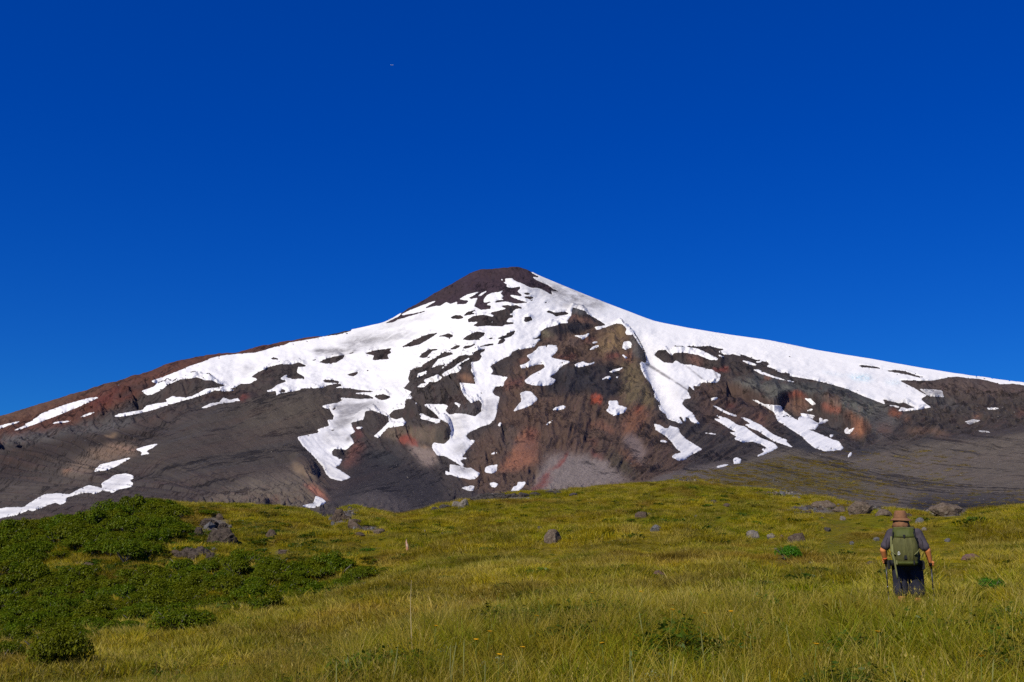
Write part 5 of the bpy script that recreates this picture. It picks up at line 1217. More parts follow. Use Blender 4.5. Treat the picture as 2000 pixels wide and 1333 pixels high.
def shrub(p, w, h, crown, trunk, label, group=None, turn=0.0, name='beech_shrub', cat='shrub'):
    root = link(bpy.data.objects.new(name, None)); root.location = p; root.rotation_euler = (0, 0, turn); root.scale = (w, w, h); root.empty_display_size = .2
    tag(root, label, cat, group)
    for nm, me in (('crown', crown), ('trunk', trunk)):
        c = bpy.data.objects.new(nm, me); COL.objects.link(c); c.parent = root
    return root

THICK_UP = [(0,1052),(60,1038),(140,1026),(225,1008),(262,992),(300,984),(335,990),(352,1004),(350,1040),(322,1064),(298,1082),(262,1100),(205,1086),(160,1072),(92,1062),(82,1082),(60,1112),(0,1128)]
THICK_LO = [(0,1150),(90,1136),(150,1124),(205,1142),(262,1126),(330,1120),(440,1100),(520,1100),(560,1112),(650,1108),(690,1122),(738,1128),(700,1146),(620,1166),(540,1186),(450,1196),(330,1202),(280,1216),(262,1232),(190,1234),(170,1255),(80,1262),(0,1258)]
def poisson(poly, d, seed):
    g = np.random.default_rng(seed); P = np.array(poly); mk = fill(poly) if P[:, 1].max() < RY1 else None; out = []
    for _ in range(9000):
        x = g.uniform(P[:, 0].min(), P[:, 0].max()); y = g.uniform(P[:, 1].min(), P[:, 1].max())
        c = False
        for (x0, y0), (x1, y1) in zip(poly, poly[1:] + poly[:1]):
            if (y0 <= y) != (y1 <= y) and x < x0 + (y - y0) * (x1 - x0) / (y1 - y0): c = not c
        if c and all(((x - a) / 1.35) ** 2 + ((y - b) * 1.5) ** 2 > d * d for a, b in out): out.append((x, y))
    return out
g = np.random.default_rng(3)
for poly, d, lab in ((THICK_UP, 15.5, 'dark green shrub of the upper left thicket'), (THICK_LO, 18.5, 'dark green shrub of the lower left thicket')):
    grp = 'shrubs of the upper thicket' if poly is THICK_UP else 'shrubs of the lower thicket'
    for k, (x, y) in enumerate(sorted(poisson(poly, d, 4), key=lambda q: q[1])):
        p, r = ground(x, y + 8)
        w = r / F * (23 + 15 * g.random()); h = w * (1.15 + .65 * g.random())
        zone = ('at its left end' if x < 120 else 'at its rounded right end' if x > 250 else 'in its middle') if poly is THICK_UP else \
            ('touching the left picture edge' if x < 40 else 'at its narrow right end' if x > 600 else 'just below the outcrops' if y < 1135 and x > 300 else 'along its lower edge beside the grass' if y > 1188 or (x > 420 and y > 1165) else 'in its middle')
        shrub(p - Vector((0, 0, .05)), w, h, CROWNS[int(g.integers(0, 6))], TRUNKS[k % 3], lab + ', ' + zone, grp + ' ' + zone, g.random() * 6.28)
SINGLE = [(481,1024,24,14,'small dark shrub on the hill right of the upper outcrop'), (556,1007,24,10,'upper of two little shrubs high on the left hill'), (558,1024,24,11,'lower of two little shrubs high on the left hill'),
    (506,1059,22,11,'small shrub right of and below the upper outcrop'), (486,1053,24,9,'flat shrub touching the right side of the upper outcrop'), (521,1081,20,9,'light green small shrub between outcrop and pointed rock'),
    (412,1002,44,14,'flat wide shrub hanging on the slope above the upper outcrop'), (645,1094,40,20,'round dark shrub at the right end of the left hill'), (610,1100,34,20,'dark shrub left of the round shrub at the end of the hill'), (618,1114,50,18,'low broad shrub below the round dark shrub'),
    (472,991,30,7,'low shrub on the crest of the left hill'), (734,1094,26,11,'upper small shrub in grass right of the thicket'), (748,1113,30,14,'lower small shrub in grass right of the thicket'), (802,1129,32,12,'small shrub at the far right tip of the thicket'),
    (676,1103,22,10,'small shrub between the round dark shrub and the thicket tip'), (667,1070,18,7,'tiny shrub in pale grass above the round dark shrub'), (680,1081,14,5,'tiny flat shrub just right below the other tiny shrub'),
    (408,1040,20,14,'green shrub growing on the upper outcrop'), (545,992,26,8,'flat shrub near the dip of the meadow crest'), (120,1086,46,18,'shrub in the grassy gap between both thickets'), (130,1122,40,16,'low shrub at the upper edge of the lower thicket at left'),
    (1255,988,14,7,'tiny green shrub high in the meadow above the low brown stone'), (1296,1003,10,5,'tiny dark shrub right of the low brown stone'), (965,1066,18,8,'dark little shrub in the hollow left of the rounded boulder'), (985,1048,18,10,'small dark shrub on the slope left of the rounded boulder')]
for k, (x, y, w_, h_, lab) in enumerate(SINGLE):
    p, r = ground(x, y + h_ * .45)
    shrub(p - Vector((0, 0, .03)), w_ * r / F * .56, h_ * r / F * 1.5, SPARSE[k % 2] if w_ < 30 else CROWNS[k % 6], TRUNKS[k % 3], lab, 'single shrubs on the meadow', k * 1.7)
p, r = ground(1535, 1094); shrub(p - Vector((0, 0, .12)), 31 * r / F, 62 * r / F, BUSHY[0], TRUNKS[0], 'bright green rounded bush alone in the right meadow', None, .4, 'bush')
p, r = ground(1940, 1162); shrub(p, 24 * r / F, 44 * r / F * 1.3, BUSHY[0], TRUNKS[1], 'small bright green bush at the right edge behind the tall grass', None, 1.9, 'bush')
p = ground_at(116, 27.5); r = 27.5; shrub(p - Vector((0, 0, .1)), 68 * r / F, 150 * r / F * 1.0, HUGE[0], TRUNKS[0], 'large dark shrub standing apart on the grass at the lower left', None, .4)
p = ground_at(14, 31); r = 31; shrub(p - Vector((0, 0, .1)), 46 * r / F, 90 * r / F, HUGE[1], TRUNKS[1], 'dark brownish shrub cut by the left edge at the lower left', None, 2.2)
p, r = ground(350, 1240); shrub(p, 62 * r / F, 70 * r / F * 1.2, HUGE[1], TRUNKS[2], 'low olive shrub in front of the thicket above the grassy bank', None, 1.2)

# bleached dead branches and the weathered snag
def twig_thing(name, px, py, size, label, cat, mat, seed, n=6):
    p, r = ground(px, py); s = size * r / F; g = np.random.default_rng(seed); V, Fc = [], []
    for k in range(n):
        a = g.random() * 6.28; e_ = g.uniform(.1, .9); q = [(0, 0, 0)]
        for t_ in (.35, .7, 1.0): q.append((s * t_ * math.cos(a) * math.cos(e_) + g.normal(0, .05) * s, s * t_ * math.sin(a) * math.cos(e_) * .6, abs(s * t_ * math.sin(e_) + g.normal(0, .05) * s)))
        tube(V, Fc, q, [.035 * s, .028 * s, .02 * s, .008 * s], 4)
    me = bpy.data.meshes.new(name); me.from_pydata(V, [], Fc); me.materials.append(mat); o = link(bpy.data.objects.new(name, me)); o.location = p; tag(o, label, cat); return o
dw = NT('bleached_wood'); dw.principled(dw.ramp(dw.noise(dw.coord(), 20, 4, .6), [(.3, (.26,.22,.18)), (.7, (.46,.42,.36))]), .85, .1); DEAD = dw.m
twig_thing('dead_branches', 345, 1108, 20, 'bleached dead branches below the lower dark outcrop', 'dead branches', DEAD, 1, 8)
twig_thing('dead_branches', 548, 1102, 16, 'bare pale twigs left of the round dark shrub', 'dead branches', DEAD, 2, 5)
twig_thing('dead_branches', 60, 1292, 40, 'bare grey twigs at the left foot of the large dark shrub', 'dead branches', DEAD, 3, 5)
p, r = ground(795, 1081); s = r / F; V, Fc = [], []
tube(V, Fc, [(0, 0, -.1), (.6 * s, 0, 7 * s), (0, 0, 14 * s), (-1.6 * s, 0, 20 * s), (-1.9 * s, 0, 26 * s)], [3.0 * s, 2.9 * s, 2.5 * s, 1.6 * s, .3 * s], 7)
sm = NT('weathered_wood'); sm.principled(sm.ramp(sm.noise(sm.coord(), 3, 4, .6), [(.35, (.42,.17,.10)), (.6, (.50,.36,.25))]), .85, .1)
me = bpy.data.meshes.new('tree_snag'); me.from_pydata(V, [], Fc); me.materials.append(sm.m); o = link(bpy.data.objects.new('tree_snag', me)); o.location = p
tag(o, 'slim broken orange and pale wooden snag standing alone in the meadow', 'tree snag')
# ------------------------------------------------------------------ grass cover
scatter_grass('grass', 24000, 4.0, 29.0, [0, 1, 2, 3, 4, 5, 6, 7, 8, 9, 10, 11], [5, 5, 5, 5, 3.2, 3.2, .35, .35, 4.0, 4.0, 3.0, 3.0], 0.55, 1.25, 1.55,
              'tall wild grass with straw coloured seed heads covering the near slope', 1)
scatter_grass('grass', 30000, 25.0, 75.0, [12, 13, 14, 15, 16, 17, 0, 4], [5, 5, 5, 2.5, 2.5, 1.2, 1.5, 1.5], .75, 1.25, 1.3,
              'short yellow green grass on the middle of the meadow', 2)
scatter_grass('grass', 52000, 70.0, 260.0, [12, 13, 14, 15, 16, 17], [5, 5, 5, 2.2, 2.2, 1.5], 1.0, 1.9, 1.35,
              'yellow green grass on the upper meadow below the volcano', 3)

# thin grass creeping up on to the gravel mound
PG = [stones_on_volcano(n, p, s) for n, p, s in [(2600, [(1280,950),(1330,925),(1440,910),(1540,890),(1640,905),(1720,940),(1760,985),(1640,975),(1400,955)], 11), (1300, [(1180,985),(1290,940),(1420,925),(1500,930),(1480,965),(1300,955)], 12),
    (260, [(1750,965),(2050,955),(2050,985),(1800,1000)], 13), (300, [(1600,880),(1900,880),(1900,960),(1650,950)], 14)]]
pp = np.vstack([q[0] for q in PG]); n = len(pp); g = np.random.default_rng(9)
sg = np.hypot(pp[:, 0], pp[:, 1]) / F * 9 * np.exp(g.normal(0, .35, n)); kp = fbm(pp[:, 0] / 22, pp[:, 1] / 60, 3, 431) > -.12
scatter('grass', pp[kp], np.stack([g.normal(0, .1, n), g.normal(0, .1, n), g.random(n) * 6.28], -1)[kp], np.stack([sg, sg, sg * .55], -1)[kp], g.choice([12, 13, 14, 15], n)[kp],
        {'tone': np.clip(g.normal(.35, .2, n), 0, 1)[kp], 'moss': np.clip(g.normal(.8, .3, n), 0, 1)[kp], 'rnd': g.random(n)[kp] * .6}, TUFTS, 'sparse brownish grass creeping up the gravel mound')

# low scrub between and around the thickets
def near_thicket(x, y, px, py, r, tone, g):
    q = sample(SCRUB, px, np.minimum(py, RY1 - 2)); q = np.where(py > RY1 - 2, ((px < 760 - (py - 1100) * 1.2) & (py < 1262 - px * .12)) * .55, q)
    return g.random(len(px)) < q * smooth(-.25, .35, fbm(x / 5, y / 8, 3, 451))
SCRUB = blur(fill([(-20,1030),(100,1016),(280,980),(360,990),(470,1010),(560,1040),(690,1085),(760,1099),(-20,1099)]), 16) * .55
scatter_grass('low_scrub', 30000, 45, 165, [17, 17, 12], [3, 3, .6], .9, 2.0, 1.3, 'low green scrub between the thickets on the left hill', 21, near_thicket, -30, -6)

BANK = [(400,1330),(440,1275),(540,1228),(660,1182),(800,1152),(940,1140),(1010,1136),(960,1178),(800,1212),(690,1252),(600,1310),(560,1340)]
def on_bank(x, y, px, py, r, tone, g):
    inside = np.zeros(len(px), bool)
    for (x0, y0), (x1, y1) in zip(BANK, BANK[1:] + BANK[:1]):
        c = ((y0 <= py) != (y1 <= py)) & (px < x0 + (py - y0) * (x1 - x0) / (y1 - y0 + 1e-9)); inside ^= c
    return inside & (g.random(len(px)) < .75 * smooth(-.35, .25, fbm(x / 2.2, y / 3.5, 3, 461)))
scatter_grass('low_scrub', 26000, 13, 60, [8, 9, 17, 10], [4, 4, 1.6, 1], .6, 1.15, 1.3, 'low brownish green herbs on the bank left of the near grass', 22, on_bank, -20, 2)
# ------------------------------------------------------------------ the hiker, seen from behind
def plain(name, c, rough=.85, spec=.15, scale=0, amt=.25, bump=0, stretch=None, **kw):
    t = NT(name)
    if scale:
        ob = t.coord('Object')
        if stretch: mp = t.new('ShaderNodeMapping'); mp.inputs['Scale'].default_value = stretch; t.link(ob, mp.inputs[0]); ob = mp.outputs[0]
        n_ = t.noise(ob, scale, 4, .6)
        col = t.mix(1.0, c, t.ramp(n_, [(.25, 1 - amt), (.75, 1 + amt)]), 'MULTIPLY')
        t.principled(col, rough, spec, t.bump(n_, bump, .03) if bump else None, **kw)
    else: t.principled(c, rough, spec, **kw)
    return t.m
SKIN = plain('tanned_skin', (.54, .195, .058), .55, .3, 30, .12)
SHIRT = plain('dark_grey_cotton', (.062, .052, .062), .95, .05, 9, .25, .5)
SHORTS = plain('charcoal_shorts', (.026, .026, .036), .9, .08, 8, .25, .5)
HAT = plain('tan_canvas', (.200, .098, .048), .95, .05, 25, .15, .3)
PACK = plain('olive_nylon', (.080, .078, .022), .7, .2, 7, .28, 1.0, (3.5, 1, .55))
PACKTOP = plain('green_nylon', (.058, .068, .009), .65, .25, 8, .2, .6, (2.5, 1, .8))
STRAP = plain('pale_green_webbing', (.165, .165, .062), .8, .1)
BLACK = plain('black_webbing', (.012, .012, .013), .7, .2)
POLE = plain('black_carbon', (.016, .016, .018), .35, .5)
STEEL = plain('bare_metal', (.45, .45, .46), .35, .5, Metallic=1.0)
ORANGE = plain('orange_band', (.62, .10, .03), .6, .2)
WHITE = plain('white_print', (.72, .72, .66), .8, .1)
HAIR = plain('grey_brown_hair', (.07, .055, .045), .9, .1)
BOOT = plain('brown_leather', (.06, .042, .03), .75, .2)

def capsules(parts):
    """tapered capsules and ellipsoids as raw geometry for a voxel union"""
    bm = bmesh.new()
    for q in parts:
        if q[0] == 'e':
            _, c, rad = q
            bmesh.ops.create_uvsphere(bm, u_segments=20, v_segments=12, radius=1.0, matrix=Matrix.Translation(Vector(c)) @ Matrix.Diagonal((*rad, 1)))
        else:
            p0, r0, p1, r1 = q; p0, p1 = Vector(p0), Vector(p1); d = p1 - p0
            M = Matrix.Translation((p0 + p1) / 2) @ d.to_track_quat('Z', 'Y').to_matrix().to_4x4()
            bmesh.ops.create_cone(bm, cap_ends=True, segments=16, radius1=r0, radius2=r1, depth=d.length, matrix=M)
            for c, r_ in ((p0, r0), (p1, r1)): bmesh.ops.create_uvsphere(bm, u_segments=16, v_segments=10, radius=r_, matrix=Matrix.Translation(c))
    return bm

def union(name, parts, mat, parent, voxel=.009, smooth_it=4, wrinkle=0.0, wscale=14.0, squash=None):
    bm = capsules(parts); me = bpy.data.meshes.new(name); bm.to_mesh(me); bm.free()
    if squash:
        for v in me.vertices: v.co = squash(v.co)
    o = bpy.data.objects.new(name, me); COL.objects.link(o)
    m_ = o.modifiers.new('r', 'REMESH'); m_.mode = 'VOXEL'; m_.voxel_size = voxel
    s_ = o.modifiers.new('s', 'SMOOTH'); s_.iterations = smooth_it; s_.factor = .5
    dg = bpy.context.evaluated_depsgraph_get(); me2 = bpy.data.meshes.new_from_object(o.evaluated_get(dg)); me2.name = name
    o.modifiers.clear(); o.data = me2; me2.materials.clear(); me2.materials.append(mat)
    if wrinkle:
        co = np.empty(len(me2.vertices) * 3, np.float32); me2.vertices.foreach_get('co', co); co = co.reshape(-1, 3); nn = np.empty_like(co).ravel(); me2.vertices.foreach_get('normal', nn); nn = nn.reshape(-1, 3)
        w_ = noise3(co * np.array([1, 1, .6]), wscale, 900) + .5 * noise3(co * np.array([1, 1, .7]), wscale * 2.3, 930)
        me2.vertices.foreach_set('co', (co + nn * (w_ * wrinkle)[:, None]).ravel().astype(np.float32)); me2.update()
    for p in me2.polygons: p.use_smooth = True
    if parent: o.parent = parent
    return o

def bm_obj(name, bm, mat, parent, smooth_shade=True):
    me = bpy.data.meshes.new(name); bm.to_mesh(me); bm.free(); me.materials.append(mat)
    for p in me.polygons: p.use_smooth = smooth_shade
    o = bpy.data.objects.new(name, me); COL.objects.link(o)
    if parent: o.parent = parent
    return o

def loft(rings, caps=True):
    bm = bmesh.new(); R_ = []
    for ring in rings: R_.append([bm.verts.new(p) for p in ring])
    n = len(rings[0])
    for a, b in zip(R_[:-1], R_[1:]):
        for i in range(n): bm.faces.new((a[i], a[(i + 1) % n], b[(i + 1) % n], b[i]))
    if caps: bm.faces.new(R_[0][::-1]); bm.faces.new(R_[-1])
    bmesh.ops.recalc_face_normals(bm, faces=bm.faces); return bm

def ribbon(pts, w, th, side=(1, 0, 0)):
    """a flat webbing strap along points"""
    rings = []
    for k, p in enumerate(pts):
        p = Vector(p); d = (Vector(pts[min(k + 1, len(pts) - 1)]) - Vector(pts[max(k - 1, 0)])).normalized(); s = Vector(side); s = (s - d * s.dot(d)).normalized(); n = d.cross(s)
        rings.append([tuple(p + s * w / 2 + n * th / 2), tuple(p - s * w / 2 + n * th / 2), tuple(p - s * w / 2 - n * th / 2), tuple(p + s * w / 2 - n * th / 2)])
    return loft(rings)

foot = ground_at(1775, 16.45) - Vector((0, 0, .07))
KS = .95
FACE = -math.atan2(foot.x, foot.y)                               # he walks straight away from the camera
hiker = link(bpy.data.objects.new('person', None)); hiker.location = foot; hiker.rotation_euler = (0, 0, FACE); hiker.scale = (KS, KS, KS); hiker.empty_display_size = .3
tag(hiker, 'hiker seen from behind in tan hat, grey shirt and dark shorts, walking up the meadow', 'person')
SHL, SHR = (-.195, 0, 1.345), (.185, 0, 1.345)
ELL, ELR = (-.338, -.015, 1.085), (.312, -.015, 1.085)
WRL, WRR = (-.322, .060, .940), (.340, .050, .915)
GL, GR = (-.315, .110, .905), (.350, .095, .877)                     # where each hand holds its grip
body = [('e', (-.045, .02, 1.555), (.078, .098, .115)), ('e', (-.045, .055, 1.50), (.055, .065, .06)), ((-.045, .005, 1.50), .058, (-.02, 0, 1.36), .066),
        ('e', (-.045, .12, 1.535), (.016, .022, .026)), ('e', (-.045, .108, 1.50), (.028, .014, .010)), ('e', (-.075, .098, 1.56), (.014, .010, .010)), ('e', (-.015, .098, 1.56), (.014, .010, .010)), ('e', (-.124, .015, 1.545), (.012, .022, .032)), ('e', (.034, .015, 1.545), (.012, .022, .032)),
        (SHL, .068, SHR, .068), ('e', (0, 0, 1.20), (.185, .115, .20)), ('e', (0, .02, 1.00), (.175, .12, .16)), ('e', (0, 0, .88), (.18, .125, .11)),
        (SHL, .066, ELL, .052), (ELL, .052, WRL, .033), (SHR, .066, ELR, .052), (ELR, .052, WRR, .033),
        ((-.105, 0, .84), .098, (-.115, .02, .46), .060), ((-.115, .02, .46), .058, (-.115, -.05, .30), .056), ((-.115, -.05, .30), .056, (-.115, -.06, .07), .036),
        ((.115, 0, .84), .098, (.125, .05, .46), .060), ((.125, .05, .46), .058, (.125, .015, .30), .056), ((.125, .015, .30), .056, (.125, .03, .07), .036),
        ((-.115, -.07, .045), .038, (-.12, .12, .03), .032), ((.125, .02, .045), .038, (.135, .21, .03), .032)]
for (wr, gp, sgn) in ((WRL, GL, -1), (WRR, GR, 1)):
    pc = Vector(gp) + Vector((sgn * .030, -.020, 0)); body.append((wr, .027, tuple(pc + Vector((0, -.02, .02))), .024)); body.append(('e', tuple(pc), (.017, .036, .042)))
    for k, ln in enumerate((.95, 1.0, .95, .8)):                      # four fingers closed round the grip
        z = gp[2] + .030 - .0195 * k; pts = []
        for a in (.25, 1.15, 2.1, 3.0):
            a *= ln; pts.append((gp[0] + sgn * .030 * math.cos(a), gp[1] + .030 * math.sin(a), z - .004 * a))
        for q in range(3): body.append((pts[q], .0098 - .0006 * q, pts[q + 1], .0094 - .0006 * q))
    th = [(gp[0] + sgn * .026, gp[1] - .035, gp[2] + .012), (gp[0] - sgn * .004, gp[1] - .032, gp[2] + .034), (gp[0] - sgn * .024, gp[1] - .012, gp[2] + .044)]
    body += [(th[0], .0125, th[1], .0115), (th[1], .0115, th[2], .0095)]
union('body', body, SKIN, hiker, voxel=.0062, smooth_it=3)
union('shirt', [(SHL, .082, SHR, .082), ('e', (0, -.005, 1.20), (.212, .135, .22)), ('e', (0, .01, 1.00), (.208, .145, .19)), ('e', (-.04, 0, 1.40), (.10, .085, .05)),
        (SHL, .084, (-.278, -.020, 1.185), .075), ((-.278, -.020, 1.185), .075, (-.300, -.026, 1.150), .074), (SHR, .084, (.256, -.020, 1.175), .075), ((.256, -.020, 1.175), .075, (.276, -.026, 1.140), .074)], SHIRT, hiker, .010, 5, .006, 9)
union('shorts', [('e', (0, 0, .875), (.215, .150, .13)), ((-.108, 0, .84), .124, (-.114, .015, .60), .116), ((-.114, .015, .60), .116, (-.118, .01, .455), .112), ((.112, 0, .84), .124, (.120, .03, .60), .116), ((.120, .03, .60), .116, (.124, .035, .455), .112)], SHORTS, hiker, .010, 5, .007, 10)
union('hair', [('e', (-.045, -.012, 1.555), (.086, .090, .105))], HAIR, hiker, .010, 2)
for nm, x, y in (('boot', -.117, .02), ('boot', .130, .10)):
    union(nm, [((x, y - .09, .05), .050, (x, y + .10, .036), .044), ((x, y - .085, .05), .050, (x, y - .085, .14), .052)], BOOT, hiker, .010, 3)
bm = bmesh.new(); M_ = Matrix.Translation(Vector(WRL) + Vector((0, -.02, .02))) @ (Vector(WRL) - Vector(ELL)).to_track_quat('Z', 'Y').to_matrix().to_4x4()
bmesh.ops.create_cone(bm, cap_ends=True, segments=20, radius1=.0335, radius2=.0335, depth=.018, matrix=M_); bm_obj('wristband', bm, ORANGE, hiker)
# hat: dented crown, drooping brim, neck flap
def ring(cx, cy, z, rx, ry, n=40, f=None):
    return [(cx + rx * math.cos(6.28319 * i / n), cy + ry * math.sin(6.28319 * i / n), z + (f(6.28319 * i / n) if f else 0)) for i in range(n)]
hx, hy = -.047, .01
hat = bm_obj('hat', loft([ring(hx, hy, 1.572, .107, .124), ring(hx, hy, 1.602, .104, .120), ring(hx, hy, 1.647, .096, .112), ring(hx, hy, 1.685, .084, .100), ring(hx, hy, 1.702, .072, .088), ring(hx, hy, 1.695, .045, .055), ring(hx, hy, 1.689, .01, .012)]), HAT, hiker)
dr = lambda a: -.016 * abs(math.cos(a)) ** 2 + .006 * math.sin(a * 2 + .6) - .012 * max(0, -math.sin(a))
bm_obj('brim', loft([ring(hx, hy, 1.589, .104, .121), ring(hx, hy, 1.579, .128, .146, f=lambda a: dr(a) * .5), ring(hx, hy, 1.565, .160, .178, f=dr), ring(hx, hy, 1.559, .161, .179, f=dr), ring(hx, hy, 1.572, .126, .144, f=lambda a: dr(a) * .5), ring(hx, hy, 1.582, .100, .117)], False), HAT, hat)
fl = []
for k, (z, rx, ry) in enumerate([(1.580, .102, .122), (1.535, .112, .146), (1.490, .122, .165), (1.440, .136, .178)]):
    fl.append([(hx + rx * math.cos(a) * (1 + .03 * math.sin(9 * a + k)), hy + ry * math.sin(a) * (1 + .05 * math.sin(11 * a + 2 * k)), z) for a in np.linspace(R(175), R(365), 30)])
bm = bmesh.new(); rows = [[bm.verts.new(p) for p in r_] for r_ in fl]
for a, b in zip(rows[:-1], rows[1:]):
    for i in range(29): bm.faces.new((a[i], a[i + 1], b[i + 1], b[i]))
o = bm_obj('neck_flap', bm, HAT, hat); so = o.modifiers.new('t', 'SOLIDIFY'); so.thickness = .004

# rucksack
pack = link(bpy.data.objects.new('rucksack', None)); pack.location = foot; pack.rotation_euler = (0, 0, FACE); pack.scale = (KS, KS, KS); pack.empty_display_size = .2
tag(pack, 'olive green rucksack on the back of the hiker with a dangling pale strap', 'rucksack')
def supr(cx, hw, y0, y1, z, n=36, e_=3.2, wob=0.0):
    out = []
    for i in range(n):
        a = 6.28319 * i / n; c, s_ = math.cos(a), math.sin(a); k = (abs(c) ** e_ + abs(s_) ** e_) ** (-1 / e_)
        ww = 1 + wob * math.sin(7 * a + z * 40)
        out.append((cx + hw * c * k * ww, (y0 + y1) / 2 + (y1 - y0) / 2 * s_ * k * ww, z))
    return out
prof = [(.862, .150, -.33), (.885, .168, -.36), (.93, .182, -.385), (1.00, .196, -.405), (1.08, .203, -.41), (1.16, .200, -.405), (1.24, .186, -.385), (1.30, .170, -.36)]
bm_obj('pack_body', loft([supr(-.018, w_, y_, -.135, z, wob=.016) for z, w_, y_ in prof]), PACK, pack)
lid = bm_obj('lid', loft([supr(-.018, w_, y_, -.125, z, wob=.012) for z, w_, y_ in [(1.285, .166, -.375), (1.30, .174, -.38), (1.35, .166, -.355), (1.395, .157, -.33), (1.42, .150, -.31), (1.43, .138, -.29)]]), PACKTOP, pack)
union('rolled_edge', [((-.155, -.27, 1.425), .018, (-.01, -.295, 1.428), .021), ((-.01, -.295, 1.428), .021, (.130, -.27, 1.422), .018)], PACK, pack, .008, 3, .003, 20)
bm_obj('base_panel', loft([supr(-.018, w_, y_, -.15, z) for z, w_, y_ in [(.856, .135, -.31), (.868, .166, -.362), (.915, .184, -.393), (.92, .174, -.38)]]), PACKTOP, pack)
def slab(name, c, d, mat, parent, bev=.004, taper=1.0):
    bm = bmesh.new(); bmesh.ops.create_cube(bm, size=1, matrix=Matrix.Translation(c) @ Matrix.Diagonal((*d, 1)))
    for v in bm.verts:
        if v.co.z < c[2]: v.co.x = c[0] + (v.co.x - c[0]) * taper
    bmesh.ops.bevel(bm, geom=list(bm.edges), offset=bev, segments=2, affect='EDGES'); return bm_obj(name, bm, mat, parent, False)
slab('buckle', (-.012, -.384, 1.300), (.040, .012, .050), BLACK, pack, taper=.6); slab('buckle', (-.012, -.406, .985), (.034, .012, .060), BLACK, pack, taper=1.4)
for x in (-.145, .105): slab('tab', (x, -.393, .905), (.022, .014, .065), STRAP if x < 0 else BLACK, pack)
for s_ in (-1, 1):
    cx = -.018
    bm_obj('side_strap', ribbon([(cx + s_ * .145, -.35, 1.37), (cx + s_ * .160, -.37, 1.31), (cx + s_ * .192, -.365, 1.24), (cx + s_ * .208, -.31, 1.20), (cx + s_ * .206, -.20, 1.19)], .022, .005, (0, 0, 1)), BLACK, pack)
    bm_obj('side_strap', ribbon([(cx + s_ * .135, -.410, 1.02), (cx + s_ * .182, -.400, 1.06), (cx + s_ * .212, -.34, 1.10), (cx + s_ * .212, -.20, 1.10)], .020, .005, (0, 0, 1)), STRAP, pack)
    sx_1 = .125 * s_ - .01
    bm_obj('shoulder_strap', ribbon([(sx_1, -.15, 1.38), (sx_1 * 1.05, -.06, 1.445), (sx_1 * 1.08, .06, 1.425), (sx_1 * 1.1, .135, 1.32), (sx_1 * 1.2, .145, 1.20), (sx_1 * 1.5, .06, 1.06), (sx_1 * 1.5, -.13, 1.02)], .055, .014), BLACK, pack)
    bm_obj('hip_belt', ribbon([(cx + s_ * .14, -.17, .90), (cx + s_ * .225, -.13, .89), (cx + s_ * .245, -.02, .89), (cx + s_ * .20, .12, .89), (.01 * s_, .168, .885)], .085, .02, (0, 0, 1)), BLACK, pack)
    slab('belt_pouch', (cx + s_ * .250, -.09, .86), (.05, .10, .14), BLACK, pack, .012)
    bm_obj('loop', ribbon([(cx + s_ * .235, -.30, 1.28), (cx + s_ * .262, -.30, 1.22), (cx + s_ * .268, -.28, 1.10), (cx + s_ * .250, -.26, .98)], .018, .008, (0, 1, 0)), BLACK, pack)
bm_obj('dangling_strap', ribbon([(-.195, -.375, 1.18), (-.190, -.400, 1.02), (-.175, -.408, .94), (-.168, -.385, .84), (-.158, -.37, .74), (-.150, -.365, .655)], .024, .004), STRAP, pack)
bm_obj('side_strap', ribbon([(-.200, -.37, 1.30), (-.212, -.378, 1.15), (-.200, -.392, 1.02), (-.190, -.385, .92)], .022, .006), STRAP, pack)
# the printed mark: a small open triangle over two bars
bm = bmesh.new(); y_ = -.413
def quad(pts): bm.faces.new([bm.verts.new((x, y_ + .002 * 0, z)) for x, z in pts])
lx, lz = -.105, 1.045
ks = .68
def Q(pts): quad([(lx + x * ks, lz + z * ks) for x, z in pts])
Q([(-.030, 0), (-.024, 0), (.002, .040), (0, .048)]); Q([(.030, 0), (.024, 0), (-.002, .040), (0, .048)]); Q([(-.012, .010), (.012, .010), (.009, .016), (-.009, .016)])
for k, z in enumerate((-.010, -.028)): Q([(-.028, z - .008), (.030 - .012 * k, z - .008), (.030 - .012 * k, z), (-.028, z)])
o = bm_obj('printed_mark', bm, WHITE, pack, False); so = o.modifiers.new('t', 'SOLIDIFY'); so.thickness = .003; so.offset = 0

